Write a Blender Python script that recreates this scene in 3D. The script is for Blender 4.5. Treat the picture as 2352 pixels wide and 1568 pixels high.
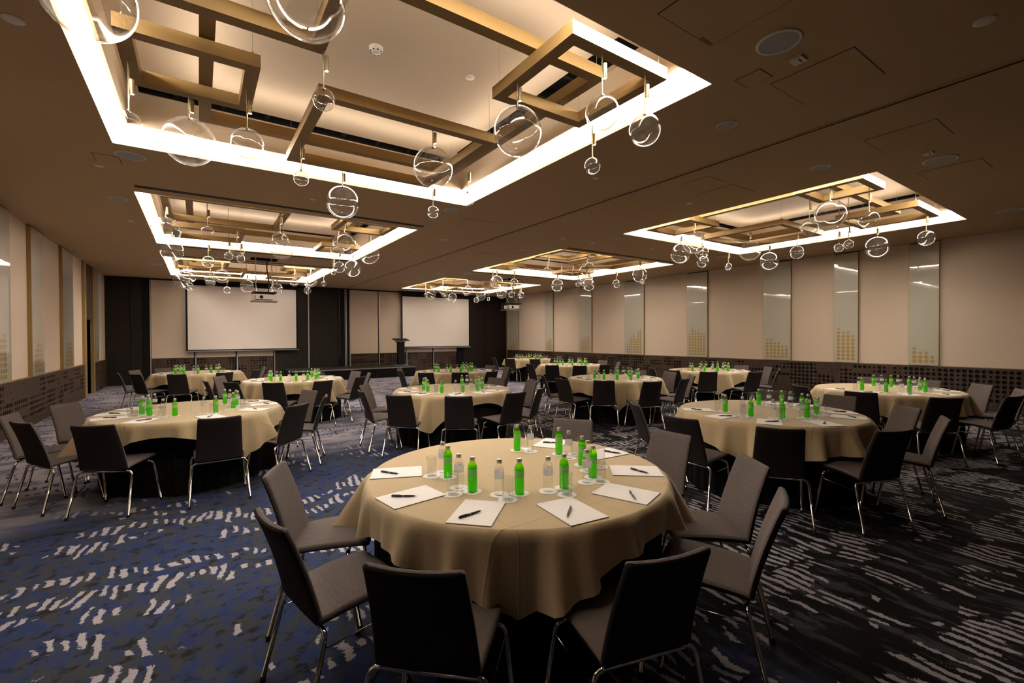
import bpy, math, random
from mathutils import Vector, Matrix

# ------------------------------------------------------------------ camera, world, exposure
sc = bpy.context.scene
COL = sc.collection
for o in list(bpy.data.objects):
    bpy.data.objects.remove(o, do_unlink=True)
EYE = Vector((0.0, 0.0, 1.614))
FPX, YAW, PIT, ROL = 1052.296, math.radians(34.368), math.radians(-0.616), math.radians(-0.267)
_r = Vector((math.cos(YAW), -math.sin(YAW), 0)); _f = Vector((math.sin(YAW), math.cos(YAW), 0)); _u = Vector((0, 0, 1))
FW = _f * math.cos(PIT) + _u * math.sin(PIT); UP = -_f * math.sin(PIT) + _u * math.cos(PIT)
RC = _r * math.cos(ROL) + UP * math.sin(ROL); UC = UP * math.cos(ROL) - _r * math.sin(ROL)
cd = bpy.data.cameras.new('camera'); cam = bpy.data.objects.new('camera', cd); COL.objects.link(cam)
cd.sensor_width = 36.0; cd.lens = FPX / 2352 * 36.0; cd.clip_start = 0.05; cd.clip_end = 100
cam.matrix_world = Matrix(((RC.x, UC.x, -FW.x, EYE.x), (RC.y, UC.y, -FW.y, EYE.y), (RC.z, UC.z, -FW.z, EYE.z), (0, 0, 0, 1)))
sc.camera = cam
w = bpy.data.worlds.new('world'); sc.world = w; w.use_nodes = True
w.node_tree.nodes['Background'].inputs[0].default_value = (0.02, 0.017, 0.014, 1)
w.node_tree.nodes['Background'].inputs[1].default_value = 0.2
sc.view_settings.view_transform = 'Standard'; sc.view_settings.look = 'None'
sc.view_settings.exposure = 1.4; sc.view_settings.gamma = 1.0; sc.view_settings.use_curve_mapping = False
sc.cycles.use_denoising = True
sc.cycles.transparent_max_bounces = 32
sc.cycles.max_bounces = 7; sc.cycles.diffuse_bounces = 3; sc.cycles.glossy_bounces = 4
sc.cycles.caustics_reflective = False; sc.cycles.caustics_refractive = False
sc.cycles.sample_clamp_indirect = 6.0
LED_POWER = 7.0        # downward LED tape in the coves
BAND_POWER = 21.0       # glow added to the cove fascia to throw light onto the walls
LED_COLOR = (1.0, 0.90, 0.78)

def img_x(p):           # left-to-right order of things, used only to word the labels
    d = Vector(p) - EYE
    return d.dot(RC) / max(d.dot(FW), 0.1)

# ------------------------------------------------------------------ helpers
def ordw(i):
    W = ['first', 'second', 'third', 'fourth', 'fifth', 'sixth', 'seventh', 'eighth', 'ninth', 'tenth', 'eleventh', 'twelfth',
         'thirteenth', 'fourteenth', 'fifteenth', 'sixteenth', 'seventeenth', 'eighteenth', 'nineteenth', 'twentieth']
    return W[i]

class MB:
    def __init__(s): s.v = []; s.f = []
    def add(s, vs, fs):
        n = len(s.v); s.v += [tuple(v) for v in vs]; s.f += [tuple(i + n for i in f) for f in fs]; return s
    def box(s, x0, x1, y0, y1, z0, z1):
        v = [(x0, y0, z0), (x1, y0, z0), (x1, y1, z0), (x0, y1, z0), (x0, y0, z1), (x1, y0, z1), (x1, y1, z1), (x0, y1, z1)]
        return s.add(v, [(3, 2, 1, 0), (4, 5, 6, 7), (0, 1, 5, 4), (1, 2, 6, 5), (2, 3, 7, 6), (3, 0, 4, 7)])
    def quad(s, a, b, c, d): return s.add([a, b, c, d], [(0, 1, 2, 3)])
    def tube(s, path, r, n=8, cap=True):
        P = [Vector(p) for p in path]; rings = []
        rr = r if isinstance(r, (list, tuple)) else [r] * len(P)
        up = None; vs = []
        for i, p in enumerate(P):
            t = (P[min(i + 1, len(P) - 1)] - P[max(i - 1, 0)]).normalized()
            if up is None:
                up = Vector((0, 0, 1)) if abs(t.z) < 0.9 else Vector((1, 0, 0))
            a = t.cross(up)
            if a.length < 1e-4: a = t.cross(Vector((0, 1, 0)))
            a.normalize(); b = a.cross(t).normalized(); up = b
            for k in range(n):
                g = 2 * math.pi * k / n; vs.append(p + (a * math.cos(g) + b * math.sin(g)) * rr[i])
        fs = []
        for i in range(len(P) - 1):
            for k in range(n):
                fs.append((i * n + k, i * n + (k + 1) % n, (i + 1) * n + (k + 1) % n, (i + 1) * n + k))
        if cap: fs += [tuple(range(n)), tuple(range((len(P) - 1) * n + n - 1, (len(P) - 1) * n - 1, -1))]
        return s.add(vs, fs)
    def lathe(s, prof, n=20, cx=0, cy=0):
        vs = []; fs = []
        for r, z in prof:
            for k in range(n):
                g = 2 * math.pi * k / n; vs.append((cx + r * math.cos(g), cy + r * math.sin(g), z))
        for i in range(len(prof) - 1):
            for k in range(n):
                fs.append((i * n + k, i * n + (k + 1) % n, (i + 1) * n + (k + 1) % n, (i + 1) * n + k))
        return s.add(vs, fs)
    def disc(s, cx, cy, z, r, n=20, down=False):
        vs = [(cx + r * math.cos(2 * math.pi * k / n), cy + r * math.sin(2 * math.pi * k / n), z) for k in range(n)]
        return s.add(vs, [tuple(range(n))[::-1] if down else tuple(range(n))])
    def mesh(s, name, mat, smooth=False):
        m = bpy.data.meshes.new(name); m.from_pydata(s.v, [], s.f); m.update()
        if mat: m.materials.append(mat)
        if smooth:
            for p in m.polygons: p.use_smooth = True
        return m
    def build(s, name, mat, parent=None, smooth=False, loc=None):
        return inst(name, s.mesh(name, mat, smooth), parent, loc)

def inst(name, mesh, parent=None, loc=None, rz=0.0):
    o = bpy.data.objects.new(name, mesh); COL.objects.link(o)
    if parent is not None: o.parent = parent
    if loc is not None: o.location = loc
    if rz: o.rotation_euler = (0, 0, rz)
    return o
def smooth_angle(m, deg=40):
    for p in m.polygons: p.use_smooth = True
    try: m.set_sharp_from_angle(angle=math.radians(deg))
    except Exception: pass
    return m
def tag(o, label, cat, group=None):
    o['label'] = label; o['category'] = cat
    if group: o['group'] = group
    return o
def thing(name, label, cat, loc=(0, 0, 0), rz=0.0, group=None):
    o = bpy.data.objects.new(name, None); COL.objects.link(o); o.location = loc; o.rotation_euler = (0, 0, rz)
    o.empty_display_size = 0.1
    return tag(o, label, cat, group)
def struct(o): o['kind'] = 'structure'; return o
def copy_tree(o, parent=None):
    c = o.copy(); COL.objects.link(c); c.parent = parent
    for ch in list(o.children): copy_tree(ch, c)
    return c

# ------------------------------------------------------------------ materials
class N:
    def __init__(s, name):
        s.m = bpy.data.materials.new(name); s.m.use_nodes = True; s.t = s.m.node_tree; s.t.nodes.clear()
        s.out = s.t.nodes.new('ShaderNodeOutputMaterial')
    def n(s, typ, **kw):
        q = s.t.nodes.new(typ)
        for k, v in kw.items(): setattr(q, k, v)
        return q
    def put(s, sock, v):
        if isinstance(v, bpy.types.NodeSocket): s.t.links.new(v, sock)
        elif isinstance(v, tuple) and len(v) == 3 and sock.type == 'RGBA': sock.default_value = (*v, 1)
        else: sock.default_value = v
    def math(s, op, a, b=None, c=None, clamp=False):
        q = s.n('ShaderNodeMath', operation=op, use_clamp=clamp); s.put(q.inputs[0], a)
        if b is not None: s.put(q.inputs[1], b)
        if c is not None: s.put(q.inputs[2], c)
        return q.outputs[0]
    def obj(s): return s.n('ShaderNodeTexCoord').outputs['Object']
    def xyz(s, v):
        q = s.n('ShaderNodeSeparateXYZ'); s.put(q.inputs[0], v); return q.outputs
    def comb(s, x, y, z=0.0):
        q = s.n('ShaderNodeCombineXYZ'); s.put(q.inputs[0], x); s.put(q.inputs[1], y); s.put(q.inputs[2], z); return q.outputs[0]
    def noise(s, vec, scale, detail=2.0, rough=0.5):
        q = s.n('ShaderNodeTexNoise'); s.put(q.inputs['Vector'], vec); q.inputs['Scale'].default_value = scale
        q.inputs['Detail'].default_value = detail; q.inputs['Roughness'].default_value = rough; return q.outputs[0]
    def white(s, vec):
        q = s.n('ShaderNodeTexWhiteNoise', noise_dimensions='2D'); s.put(q.inputs['Vector'], vec); return q.outputs[0]
    def mix(s, f, a, b):
        q = s.n('ShaderNodeMix', data_type='RGBA'); s.put(q.inputs[0], f); s.put(q.inputs[6], a); s.put(q.inputs[7], b); return q.outputs[2]
    def smooth(s, v, lo, hi, a=0.0, b=1.0):
        q = s.n('ShaderNodeMapRange', interpolation_type='SMOOTHSTEP'); s.put(q.inputs[0], v)
        q.inputs[1].default_value = lo; q.inputs[2].default_value = hi; q.inputs[3].default_value = a; q.inputs[4].default_value = b
        return q.outputs[0]
    def bump(s, h, strength=0.3, dist=0.01):
        q = s.n('ShaderNodeBump'); s.put(q.inputs['Height'], h); q.inputs['Strength'].default_value = strength
        q.inputs['Distance'].default_value = dist; return q.outputs[0]
    def pbr(s, color, rough=0.5, metal=0.0, spec=0.5, normal=None, coat=0.0, sheen=0.0):
        q = s.n('ShaderNodeBsdfPrincipled'); s.put(q.inputs['Base Color'], color); s.put(q.inputs['Roughness'], rough)
        q.inputs['Metallic'].default_value = metal; q.inputs['Specular IOR Level'].default_value = spec
        q.inputs['Coat Weight'].default_value = coat; q.inputs['Coat Roughness'].default_value = 0.02
        q.inputs['Sheen Weight'].default_value = sheen
        if normal is not None: s.put(q.inputs['Normal'], normal)
        s.t.links.new(q.outputs[0], s.out.inputs[0]); return s.m
    def surf(s, sh): s.t.links.new(sh, s.out.inputs[0]); return s.m

def flat(name, color, rough=0.5, metal=0.0, spec=0.5, coat=0.0, var=0.0, scale=30.0, sheen=0.0):
    n = N(name)
    c = color
    if var:
        k = n.noise(n.obj(), scale, 3.0)
        c = n.mix(k, tuple(x * (1 - var) for x in color), tuple(x * (1 + var) for x in color))
    return n.pbr(c, rough, metal, spec, None, coat, sheen)

def thin_glass(name, tint, ior=1.45, body=0.0, body_col=None):
    n = N(name)
    geo = n.n('ShaderNodeNewGeometry')
    inv = n.math('MULTIPLY_ADD', geo.outputs['Backfacing'], 1 / ior - ior, ior)
    fr = n.n('ShaderNodeFresnel'); n.put(fr.inputs[0], inv)
    tr = n.n('ShaderNodeBsdfTransparent'); n.put(tr.inputs[0], tint)
    gl = n.n('ShaderNodeBsdfGlossy'); gl.inputs['Roughness'].default_value = 0.0
    base = tr.outputs[0]
    if body:
        tl = n.n('ShaderNodeBsdfTranslucent'); n.put(tl.inputs[0], body_col)
        df = n.n('ShaderNodeBsdfDiffuse'); n.put(df.inputs[0], body_col)
        m0 = n.n('ShaderNodeMixShader'); m0.inputs[0].default_value = 0.5
        n.t.links.new(tl.outputs[0], m0.inputs[1]); n.t.links.new(df.outputs[0], m0.inputs[2])
        m1 = n.n('ShaderNodeMixShader'); m1.inputs[0].default_value = body
        n.t.links.new(tr.outputs[0], m1.inputs[1]); n.t.links.new(m0.outputs[0], m1.inputs[2]); base = m1.outputs[0]
    mx = n.n('ShaderNodeMixShader'); n.t.links.new(fr.outputs[0], mx.inputs[0])
    n.t.links.new(base, mx.inputs[1]); n.t.links.new(gl.outputs[0], mx.inputs[2])
    return n.surf(mx.outputs[0])

def emis(name, color, strength):
    n = N(name); e = n.n('ShaderNodeEmission'); n.put(e.inputs[0], color); e.inputs[1].default_value = strength
    return n.surf(e.outputs[0])

def carpet():
    n = N('carpet'); P = n.obj(); X, Y, Z = n.xyz(P)
    big = n.noise(P, 0.32, 2.0); mid = n.noise(P, 1.1, 2.0); fine = n.noise(P, 9.0, 3.0); edge = n.noise(P, 45.0, 2.0)
    wob = n.math('SUBTRACT', mid, 0.5)
    xs = n.math('MULTIPLY_ADD', wob, 0.34, X)
    xs = n.math('MULTIPLY_ADD', n.math('SUBTRACT', n.noise(P, 5.0, 1.0), 0.5), 0.06, xs)
    pitch = 1 / 0.070
    cu = n.math('MULTIPLY', xs, pitch); ci = n.math('FLOOR', cu); cf = n.math('FRACT', cu)
    rj = n.white(n.comb(ci, 3.7))
    ys = n.math('MULTIPLY_ADD', n.math('SUBTRACT', big, 0.5), 2.6, Y)
    ys = n.math('MULTIPLY_ADD', rj, 0.10, ys)
    ys = n.math('MULTIPLY_ADD', wob, 0.8, ys)
    rv = n.math('MULTIPLY', ys, 1 / 0.33); ri = n.math('FLOOR', rv); rf = n.math('FRACT', rv)
    cell = n.white(n.comb(ci, ri)); row = n.white(n.comb(7.3, ri)); cell2 = n.white(n.comb(n.math('ADD', ci, 31.7), ri))
    # fields of the woven design: dark (right), blue (left) and pale (far left)
    dark = n.smooth(n.math('ADD', n.math('MULTIPLY_ADD', Y, -0.30, X), n.math('MULTIPLY', n.math('SUBTRACT', big, 0.5), 5.0)), 0.4, 2.2)
    xneg = n.math('MAXIMUM', n.math('MULTIPLY', X, -1.0), 0.0); xpos = n.math('MAXIMUM', n.math('SUBTRACT', X, 2.0), 0.0)
    pf = n.math('MULTIPLY_ADD', xneg, 1.1, Y); pf = n.math('MULTIPLY_ADD', xpos, -0.32, pf)
    pf = n.math('MULTIPLY_ADD', n.math('SUBTRACT', big, 0.5), 4.0, pf)
    pale = n.smooth(pf, 6.2, 7.6)
    half = n.math('MULTIPLY_ADD', cell, 0.24, 0.10)                      # stroke half-length
    half = n.math('MULTIPLY_ADD', dark, 0.13, half)
    rag = n.noise(P, 19.0, 2.0)
    jag = n.math('MULTIPLY_ADD', n.math('SUBTRACT', n.noise(P, 150.0, 2.0), 0.5), 0.35, n.math('MULTIPLY', n.math('SUBTRACT', edge, 0.5), 0.30))
    jag = n.math('ADD', jag, n.math('MULTIPLY', n.math('SUBTRACT', rag, 0.5), 0.55))
    dx = n.math('ADD', n.math('ABSOLUTE', n.math('SUBTRACT', cf, 0.5)), jag)
    dy = n.math('ADD', n.math('ABSOLUTE', n.math('SUBTRACT', rf, 0.5)), n.math('MULTIPLY', jag, 0.5))
    inx = n.math('LESS_THAN', dx, n.math('MULTIPLY_ADD', cell2, 0.14, 0.16)); iny = n.math('LESS_THAN', dy, half)
    patch = n.noise(n.comb(n.math('MULTIPLY', X, 0.8), n.math('MULTIPLY', Y, 1.1), 4.0), 1.5, 2.0)
    gate = n.math('ADD', n.math('MULTIPLY', patch, 1.2), n.math('MULTIPLY', n.math('SUBTRACT', row, 0.5), 0.34))
    gate = n.math('MULTIPLY_ADD', n.math('SUBTRACT', cell, 0.5), 0.16, gate)
    thr = n.math('MULTIPLY_ADD', dark, -0.085, 0.615)
    on = n.math('GREATER_THAN', gate, thr)
    stroke = n.math('MULTIPLY', n.math('MULTIPLY', inx, iny), on)
    # colours of the yarns
    smear = n.math('ADD', n.math('MULTIPLY', n.noise(n.comb(n.math('MULTIPLY', X, 1.8), Y), 6.5, 5.0, 0.65), 0.75), n.math('MULTIPLY', n.noise(P, 1.3, 1.0), 0.25))
    blue = n.mix(n.smooth(smear, 0.40, 0.60), (0.027, 0.043, 0.125), (0.050, 0.053, 0.057))
    blue = n.mix(n.smooth(n.noise(P, 11.0, 5.0, 0.6), 0.52, 0.66), blue, (0.020, 0.019, 0.020))
    blk = n.mix(n.smooth(n.noise(n.comb(n.math('MULTIPLY', xs, 4.0), Y), 2.8, 4.0, 0.6), 0.50, 0.60), (0.0075, 0.0070, 0.0075), (0.050, 0.050, 0.060))
    blk = n.mix(n.smooth(n.noise(P, 14.0, 3.0), 0.55, 0.7, 0.0, 0.8), blk, (0.006, 0.006, 0.006))
    base = n.mix(dark, blue, blk)
    light = n.mix(edge, (0.33, 0.305, 0.335), (0.47, 0.43, 0.465))
    c1 = n.mix(stroke, base, light)
    pbase = n.mix(n.smooth(n.noise(n.comb(X, n.math('MULTIPLY', Y, 2.0)), 1.9, 3.0), 0.45, 0.62), (0.36, 0.335, 0.385), (0.15, 0.16, 0.24))
    c2 = n.mix(stroke, pbase, (0.055, 0.06, 0.10))
    col = n.mix(pale, c1, c2)
    fib = n.noise(P, 160.0, 2.0)
    col = n.mix(n.smooth(fib, 0.3, 0.75, 0.0, 0.22), col, (0.01, 0.01, 0.012))
    return n.pbr(col, 0.95, 0.0, 0.1, n.bump(fib, 0.5, 0.004))

def fabric_wall():
    n = N('wall_fabric'); P = n.obj()
    X, Y, Z = n.xyz(P)
    wv = n.noise(n.comb(n.math('MULTIPLY', n.math('ADD', X, Y), 30.0), n.math('MULTIPLY', Z, 240.0)), 1.0, 2.0)
    wv2 = n.noise(n.comb(n.math('MULTIPLY', n.math('ADD', X, Y), 240.0), n.math('MULTIPLY', Z, 30.0)), 1.0, 2.0)
    k = n.math('MULTIPLY', n.math('ADD', wv, wv2), 0.5)
    c = n.mix(n.smooth(k, 0.3, 0.7), (0.645, 0.515, 0.395), (0.785, 0.64, 0.50))
    return n.pbr(c, 0.9, 0, 0.2, n.bump(k, 0.25, 0.003))

def veneer(name, a, b, rough=0.5):
    n = N(name); X, Y, Z = n.xyz(n.obj())
    k = n.noise(n.comb(n.math('MULTIPLY', n.math('ADD', X, Y), 40.0), n.math('MULTIPLY', Z, 1.6)), 1.0, 4.0, 0.6)
    return n.pbr(n.mix(n.smooth(k, 0.3, 0.7), a, b), rough, 0, 0.35)

def cloth_mat():
    n = N('tablecloth'); P = n.obj(); X, Y, Z = n.xyz(P)
    k = n.noise(P, 220.0, 1.0)
    def crease(v, step, off):
        f = n.math('ABSOLUTE', n.math('SUBTRACT', n.math('FRACT', n.math('MULTIPLY_ADD', v, 1 / step, off)), 0.5))
        return n.smooth(f, 0.0, 0.012, 1.0, 0.0)
    cr = n.math('MAXIMUM', crease(X, 0.52, 0.5), crease(Y, 0.69, 0.5))
    h = n.math('ADD', n.math('MULTIPLY', cr, 1.0), n.math('MULTIPLY', k, 0.05))
    soft = n.noise(P, 5.0, 2.0)
    h = n.math('MULTIPLY_ADD', soft, 1.2, h)
    c = n.mix(n.noise(P, 60.0, 2.0), (0.435, 0.325, 0.185), (0.495, 0.38, 0.225))
    return n.pbr(c, 0.8, 0, 0.25, n.bump(h, 0.35, 0.006), 0.0, 0.15)

def chair_fabric():
    n = N('chair_fabric'); P = n.obj(); k = n.noise(P, 330.0, 2.0)
    c = n.mix(n.smooth(k, 0.3, 0.7), (0.076, 0.060, 0.055), (0.170, 0.138, 0.128))
    return n.pbr(c, 0.9, 0, 0.2, n.bump(k, 0.3, 0.002), 0, 0.0)

def paper_mat():
    n = N('notepad_paper'); X, Y, Z = n.xyz(n.obj())
    f = n.math('FRACT', n.math('MULTIPLY', Y, 1 / 0.008))
    ln = n.math('LESS_THAN', f, 0.09)
    inside = n.math('LESS_THAN', Y, 0.115)
    return n.pbr(n.mix(n.math('MULTIPLY', n.math('MULTIPLY', ln, inside), 0.5), (0.80, 0.76, 0.74), (0.50, 0.49, 0.52)), 0.7, 0, 0.3)

M = dict(
    carpet=carpet(), fabric=fabric_wall(), cloth=cloth_mat(), chair=chair_fabric(), paper=paper_mat(),
    shell=flat('dark_shell_fabric', (0.026, 0.020, 0.019), 0.9, 0, 0.15, 0, 0.3, 300.0),
    ceiling=flat('ceiling_paint', (0.46, 0.315, 0.165), 0.75, 0, 0.3, 0, 0.05, 3.0),
    cove=flat('cove_paint', (0.86, 0.80, 0.72), 0.7, 0, 0.3),
    coffer=flat('coffer_paint', (0.62, 0.49, 0.355), 0.8, 0, 0.2),
    brass=flat('brushed_brass', (0.31, 0.195, 0.072), 0.5, 0.35, 0.4, 0, 0.05, 8.0),
    rodbrass=flat('satin_brass', (0.30, 0.235, 0.13), 0.45, 0.8),
    goldtrim=flat('gold_trim', (0.42, 0.29, 0.11), 0.45, 0.4),
    black=flat('matt_black', (0.006, 0.006, 0.006), 0.7, 0, 0.2),
    skirt=flat('black_cloth', (0.010, 0.009, 0.008), 0.9, 0, 0.1),
    dado=veneer('dado_wood', (0.036, 0.020, 0.011), (0.080, 0.047, 0.027)),
    dark=veneer('dark_veneer', (0.007, 0.0036, 0.002), (0.017, 0.0095, 0.0055), 0.55),
    silver=flat('anodised_silver', (0.55, 0.52, 0.49), 0.4, 0.6),
    chrome=flat('chrome', (0.62, 0.60, 0.58), 0.12, 1.0),
    steel=flat('grey_steel', (0.30, 0.29, 0.28), 0.4, 0.7),
    rubber=flat('black_rubber', (0.012, 0.012, 0.012), 0.6),
    glasspanel=flat('backed_glass', (0.52, 0.49, 0.40), 0.35, 0, 0.5, 1.0),
    dots=flat('gold_dots', (0.46, 0.30, 0.09), 0.4, 0.2, 0.5, 1.0),
    screen=flat('screen_white', (0.74, 0.655, 0.59), 0.9, 0, 0.1),
    white=flat('white_plastic', (0.66, 0.62, 0.57), 0.5),
    grille=flat('grille_grey', (0.36, 0.36, 0.36), 0.6, 0.2, 0.5, 0, 0.25, 300.0),
    red=flat('red_tape', (0.25, 0.03, 0.02), 0.5),
    stage=flat('stage_top', (0.018, 0.016, 0.015), 0.8, 0, 0.3, 0, 0.4, 90.0),
    globe=thin_glass('clear_globe', (0.985, 0.98, 0.97), 1.6, 0.005, (0.8, 0.78, 0.75)),
    clear=thin_glass('clear_glass', (0.965, 0.97, 0.965), 1.45),
    tumbler=thin_glass('tumbler_glass', (0.96, 0.96, 0.955), 1.45),
    green=thin_glass('green_glass', (0.52, 0.93, 0.06), 1.45, 0.10, (0.35, 0.80, 0.01)),
    water=thin_glass('green_water', (0.56, 0.97, 0.08), 1.1, 0.55, (0.36, 0.92, 0.01)),
    labelw=thin_glass('label_grey', (0.5, 0.5, 0.5), 1.3, 0.8, (0.80, 0.78, 0.79)), labelg=thin_glass('label_green', (0.4, 0.6, 0.2), 1.3, 0.85, (0.72, 0.78, 0.52)),
    navy=flat('navy_print', (0.02, 0.03, 0.13), 0.5), inkgreen=flat('green_print', (0.01, 0.06, 0.02), 0.5), inkred=flat('red_print', (0.45, 0.09, 0.06), 0.5),
    cap=flat('cap_metal', (0.62, 0.59, 0.55), 0.35, 0.8), coaster=flat('coaster_paper', (0.74, 0.71, 0.68), 0.8),
    pen=flat('pen_black', (0.008, 0.008, 0.008), 0.25), board=flat('pad_board', (0.05, 0.05, 0.055), 0.7), ink=flat('grey_print', (0.25, 0.25, 0.27), 0.7),
    beige=flat('tan_shelf', (0.34, 0.255, 0.17), 0.5), table=flat('plywood', (0.3, 0.2, 0.12), 0.6),
    led=emis('led_strip', LED_COLOR, LED_POWER), uplight=emis('led_uplight', LED_COLOR, 7.0), band=emis('fascia_glow_emission', LED_COLOR, BAND_POWER), lamp=emis('lamp_led', (1.0, 0.86, 0.66), 14.0),
)

# ------------------------------------------------------------------ room numbers (metres)
XL, XR, YB, YF, H = -2.60, 13.69, 20.45, -1.30, 3.724
ZI = 4.27                                           # raised ceiling inside the coffers
CX = {0: (-0.747, 3.575), 1: (7.26, 11.64)}
CY = [(2.24, 6.53), (8.52, 12.87), (14.87, 19.08)]
COFFERS = {1: (*CX[0], *CY[0]), 2: (*CX[0], *CY[1]), 3: (*CX[0], *CY[2]), 4: (*CX[1], *CY[0]), 5: (*CX[1], *CY[1]), 6: (*CX[1], *CY[2])}
CNAME = {1: 'the front left coffer', 2: 'the middle left coffer', 3: 'the rear left coffer', 4: 'the front right coffer',
         5: 'the middle right coffer', 6: 'the rear right coffer'}
HATCH = [(1.16, 1.80, 13.74, 14.26), (9.27, 9.85, 13.78, 14.22)]

# ------------------------------------------------------------------ floor and ceiling
fl = MB().quad((XL - 2, YF, 0), (XR + 0.2, YF, 0), (XR + 0.2, YB + 0.3, 0), (XL - 2, YB + 0.3, 0)).build('floor', M['carpet']); struct(fl)
holes = [(a, b, c, d) for a, b, c, d in COFFERS.values()] + HATCH
xs = sorted({XL - 0.2, XR + 0.2, *[v for h_ in holes for v in h_[:2]]}); ys = sorted({YF, YB + 0.1, *[v for h_ in holes for v in h_[2:]]})
cb = MB()
for i in range(len(xs) - 1):
    for j in range(len(ys) - 1):
        mx, my = (xs[i] + xs[i + 1]) / 2, (ys[j] + ys[j + 1]) / 2
        if any(a < mx < b and c < my < d for a, b, c, d in holes): continue
        cb.quad((xs[i], ys[j + 1], H), (xs[i + 1], ys[j + 1], H), (xs[i + 1], ys[j], H), (xs[i], ys[j], H))
ceil = struct(cb.build('ceiling', M['ceiling']))
for a, b, c, d in HATCH:                           # open boxes above the projector lifts
    m = MB(); z1 = H + 0.45
    m.quad((a, c, H), (b, c, H), (b, c, z1), (a, c, z1)); m.quad((b, d, H), (a, d, H), (a, d, z1), (b, d, z1))
    m.quad((a, d, H), (a, c, H), (a, c, z1), (a, d, z1)); m.quad((b, c, H), (b, d, H), (b, d, z1), (b, c, z1)); m.quad((a, d, z1), (b, d, z1), (b, c, z1), (a, c, z1))
    m.build('lift_shaft', M['black'], ceil)
def ring(m, r, d0, d1, z):                          # flat ring between two insets of a rectangle, facing down
    a, b, c, d = r
    o = [(a + d0, c + d0, z), (b - d0, c + d0, z), (b - d0, d - d0, z), (a + d0, d - d0, z)]
    i = [(a + d1, c + d1, z), (b - d1, c + d1, z), (b - d1, d - d1, z), (a + d1, d - d1, z)]
    m.add(o + i, [(k, k + 4, (k + 1) % 4 + 4, (k + 1) % 4) for k in range(4)])
def wallring(m, r, d0, z0, z1):                     # upright faces on the inset rectangle
    a, b, c, d = r
    p = [(a + d0, c + d0), (b - d0, c + d0), (b - d0, d - d0), (a + d0, d - d0)]
    for k in range(4):
        q, s = p[k], p[(k + 1) % 4]; m.quad((*q, z0), (*s, z0), (*s, z1), (*q, z1))
for k, r in COFFERS.items():
    a, b, c, d = r
    m = MB(); wallring(m, r, 0.0, H, H + 0.345); ring(m, r, -0.02, 0.14, H + 0.345)
    fas = m.build('coffer_fascia', M['cove'], ceil)
    m = MB(); zb = H + 0.196
    wallring(m, r, 0.112, zb, H + 0.345); wallring(m, r, 0.138, zb, ZI + 0.01); ring(m, r, 0.112, 0.138, zb)
    m.build('cove_panel', M['coffer'], fas)
    m = MB(); ring(m, r, 0.012, 0.10, H + 0.335); m.build('light_strip', M['led'], fas)
    m = MB(); wallring(m, r, 0.004, H + 0.145, H + 0.335); m.build('fascia_glow', M['band'], fas)  # added glowing sheet over the painted fascia, sends light sideways into the room
    # raised ceiling with an air slot along the far and right sides
    slots = [(a + 0.24, b - 0.52, d - 0.36, d - 0.16), (b - 0.47, b - 0.20, c + 0.60, d - 0.60)]
    gx = sorted({a + 0.13, b - 0.13, *[v for q in slots for v in q[:2]]}); gy = sorted({c + 0.13, d - 0.13, *[v for q in slots for v in q[2:]]}); m = MB()
    for i in range(len(gx) - 1):
        for j in range(len(gy) - 1):
            mx, my = (gx[i] + gx[i + 1]) / 2, (gy[j] + gy[j + 1]) / 2
            if any(p < mx < q and u < my < v for p, q, u, v in slots): continue
            m.quad((gx[i], gy[j + 1], ZI), (gx[i + 1], gy[j + 1], ZI), (gx[i + 1], gy[j], ZI), (gx[i], gy[j], ZI))
    m.build('coffer_ceiling', M['coffer'], fas)
    m = MB(); m.quad((a, d, ZI + 0.12), (b, d, ZI + 0.12), (b, c, ZI + 0.12), (a, c, ZI + 0.12))
    for p, q, u, v in slots:
        for x0, x1, y0, y1 in ((p - 0.01, p, u, v), (q, q + 0.01, u, v), (p, q, u - 0.01, u), (p, q, v, v + 0.01)): m.box(x0, x1, y0, y1, ZI + 0.001, ZI + 0.12)
        if q - p > v - u:
            k_ = 0.3
            while p + k_ < q - 0.1: m.box(p + k_, p + k_ + 0.05, u, v, ZI + 0.02, ZI + 0.1); k_ += 0.45
        else:
            k_ = 0.3
            while u + k_ < v - 0.1: m.box(p, q, u + k_, u + k_ + 0.05, ZI + 0.02, ZI + 0.1); k_ += 0.45
    m.build('air_slot', M['black'], fas)
# track of the folding partition, access hatches, slot diffusers
m = MB(); m.box(5.235, 5.27, YF, YB, H - 0.004, H + 0.001); tr = m.build('partition_track', M['black'], ceil)
m = MB(); m.box(5.215, 5.233, YF, YB, H - 0.008, H + 0.001); m.box(5.272, 5.29, YF, YB, H - 0.008, H + 0.001); m.build('track_rail', M['ceiling'], tr)
for (x0, x1, y0, y1) in [(2.51, 3.10, 1.36, 1.95), (3.99, 4.59, 1.37, 1.96), (3.69, 3.88, 1.90, 2.10), (5.98, 6.57, 1.37, 1.96), (7.76, 8.32, 1.37, 1.96),
                         (5.59, 5.96, 3.55, 3.94), (6.18, 6.77, 3.55, 4.15), (-0.98, -0.75, 7.0, 7.3), (5.9, 6.4, 9.9, 10.4), (4.0, 4.6, 7.2, 7.6)]:
    j = MB().box(x0 - 0.006, x1 + 0.006, y0 - 0.006, y1 + 0.006, H - 0.0012, H).build('hatch_joint', M['black'], ceil)
    MB().box(x0, x1, y0, y1, H - 0.003, H).build('access_hatch', M['ceiling'], j)
MB().box(2.96, 3.09, 1.925, 1.945, H - 0.0045, H - 0.003).build('red_tape', M['red'], ceil)
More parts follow.
